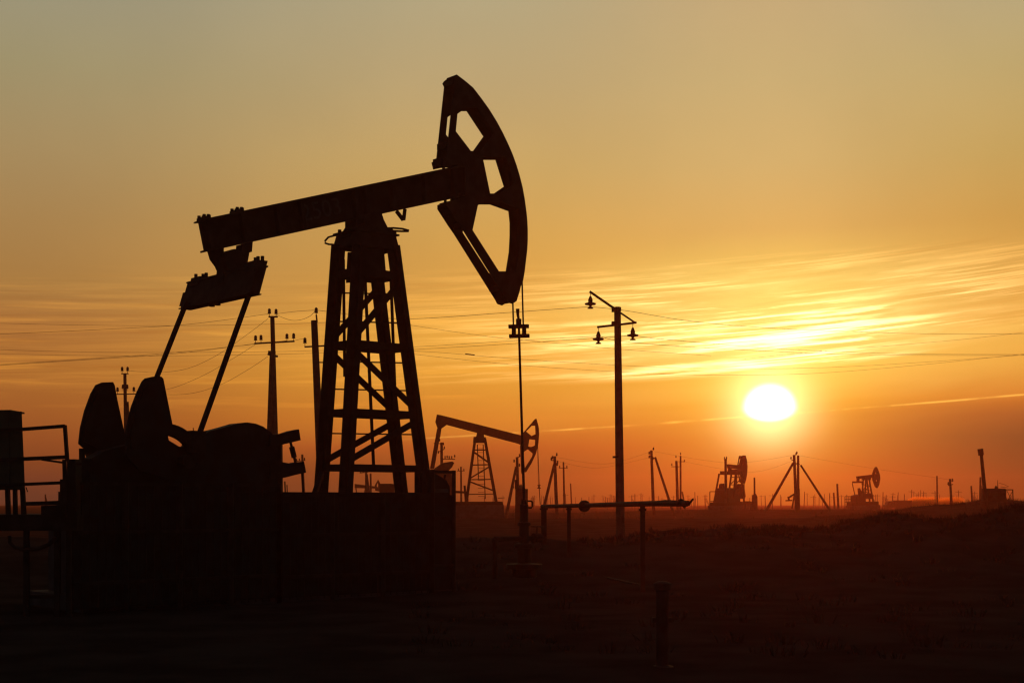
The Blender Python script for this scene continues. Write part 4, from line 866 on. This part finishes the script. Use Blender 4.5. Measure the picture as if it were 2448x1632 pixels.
# far poles on the horizon: small masts one can count but not tell apart
protos = []
for kind in range(3):
    root = thing('far_pole', (0, 0, 0), 'tiny hazy utility pole far off along the horizon', 'utility pole', 'tiny poles along the horizon')
    mb = MB(); mb.tube((0, 0, -1), (0, 0, 8), .17, .12, 6); mb.build('shaft', WOOD, root)
    if kind:
        mb = MB(); mb.bar((-1.2, 0, 7.2), (1.2, 0, 7.2), .14, .14); mb.build('crossarm', WOOD, root)
    if kind == 2:
        mb = MB(); mb.tube((0, 0, 6), (3.2, 0, -1), .11, .13, 6); mb.build('brace_pole', WOOD, root)
    protos.append(root)
def dup(root):
    r_ = root.copy(); COL.objects.link(r_)
    for ch in list(root.children): c_ = ch.copy(); COL.objects.link(c_); c_.parent = r_
    return r_
spots = []
tgt = [(1390,1188),(1420,1180),(1442,1182),(1452,1190),(1468,1184),(1518,1180),(1532,1178),(1575,1184),(1662,1176),(1668,1184),(1687,1180),(1820,1182),(1830,1184),(1846,1180),(1866,1182),(1922,1174),(1930,1176),(1945,1184),(1958,1176),(1972,1180),(1984,1178),(2012,1182),(2110,1176),(2119,1182),(2134,1176),(2147,1176),(2162,1180),(2178,1170),(2184,1172),(2192,1180),(2195,1174),(2201,1170),(2207,1174),(2215,1178),(2236,1172),(2246,1180),(2292,1172),(2300,1184),(2330,1174),(2336,1180),(1275,1188),(1310,1190),(1300,1186),(1376,1186),(1216,1190),(1180,1190),(1120,1190),(700,1186),(690,1184)]
ii = 0
for (x_, yt) in tgt:
    Y = random.uniform(230, 400); hgt = EYE + (HOR - yt) / F * Y; spots.append((x_, Y, hgt))
for k in range(90):
    x_ = random.uniform(1290, 2448) if k % 4 else random.uniform(700, 1290); Y = random.uniform(260, 460); spots.append((x_, Y, EYE + random.uniform(6, 17) / F * Y))
for i, (x_, Y, hgt) in enumerate(spots):
    k = random.choice((0, 0, 1, 1, 2)); k = i if i < 3 else k
    o = protos[k] if i < 3 else dup(protos[k])
    X = (x_ - CX) / F * Y; o.location = (X, Y, ground_z(X, Y)); s_ = hgt / 8; o.scale = (.55, .55, s_); o.rotation_euler = (0, random.uniform(-.04, .04), random.uniform(-.8, .8))

# ------------------------------------------------------------------ air
def volume(name, dens, col, aniso, noisy=False):
    m = bpy.data.materials.new(name); m.use_nodes = True; t = m.node_tree; t.nodes.clear()
    o = t.nodes.new('ShaderNodeOutputMaterial'); v = t.nodes.new('ShaderNodeVolumePrincipled'); t.links.new(v.outputs[0], o.inputs['Volume'])
    v.inputs['Color'].default_value = (*col, 1); v.inputs['Density'].default_value = dens; v.inputs['Anisotropy'].default_value = aniso
    if noisy:
        g_ = t.nodes.new('ShaderNodeNewGeometry'); n = t.nodes.new('ShaderNodeTexNoise'); n.inputs['Scale'].default_value = .45; n.inputs['Detail'].default_value = 4
        t.links.new(g_.outputs['Position'], n.inputs['Vector']); r_ = t.nodes.new('ShaderNodeMapRange'); r_.inputs[1].default_value = .36; r_.inputs[2].default_value = .66; r_.inputs[4].default_value = dens
        t.links.new(n.outputs[0], r_.inputs[0]); sx_ = t.nodes.new('ShaderNodeSeparateXYZ'); t.links.new(g_.outputs['Position'], sx_.inputs[0])
        h_ = t.nodes.new('ShaderNodeMapRange'); h_.interpolation_type = 'SMOOTHSTEP'; h_.inputs[1].default_value = 2.6; h_.inputs[2].default_value = .2; t.links.new(sx_.outputs[2], h_.inputs[0])
        k_ = t.nodes.new('ShaderNodeMath'); k_.operation = 'MULTIPLY'; t.links.new(r_.outputs[0], k_.inputs[0]); t.links.new(h_.outputs[0], k_.inputs[1]); t.links.new(k_.outputs[0], v.inputs['Density'])
    return m
hz = MB(); q = [Vector((-1500, -70, -3)), Vector((1500, -70, -3)), Vector((1500, 665, -3)), Vector((-1500, 665, -3))]; hz.hexa(q, [p + Zv * 16 for p in q])
ho = hz.build('haze', volume('evening_haze', .0010, (.92, .36, .22), .84)); ho['kind'] = 'stuff'; ho['label'] = 'warm evening haze lying over the whole oil field'; ho['category'] = 'haze'
# dust raised by the truck: a low billowing bank
Y = 250.0
du = MB(); pts = []
n_u, n_v = 40, 12
x0, x1 = sx(2184, 0, Y).x, sx(2312, 0, Y).x
for i in range(n_u + 1):
    t = i / n_u; xx = x0 + (x1 - x0) * t; hh = 1.5 * (1.0 + 1.1 * math.sin(min(1, t * 2.2) * math.pi / 2) * (1 - .45 * t)) * (1 + .35 * noise.noise(Vector((xx * .7, 0, 0)))) * (1 if 0 < i < n_u else .3)
    for j in range(n_v):
        a = 2 * math.pi * j / n_v; rr = 1 + .2 * noise.noise(Vector((xx * .8, math.cos(a), math.sin(a))))
        du.v.append(Vector((xx + noise.noise(Vector((xx, a, 2))) * .25, Y + 3 + math.cos(a) * 3.0 * rr, .55 + math.sin(a) * hh * rr)))
for i in range(n_u):
    for j in range(n_v):
        k = (j + 1) % n_v; du.f.append((i * n_v + j, i * n_v + k, (i + 1) * n_v + k, (i + 1) * n_v + j))
du.f.append(tuple(range(n_v))[::-1]); du.f.append(tuple(n_u * n_v + j for j in range(n_v)))
do = du.build('dust_cloud', volume('glowing_dust', 5.0, (1.0, .46, .08), .9, True)); do['kind'] = 'stuff'; do['label'] = 'sunlit orange dust trailing behind the far truck'; do['category'] = 'dust'
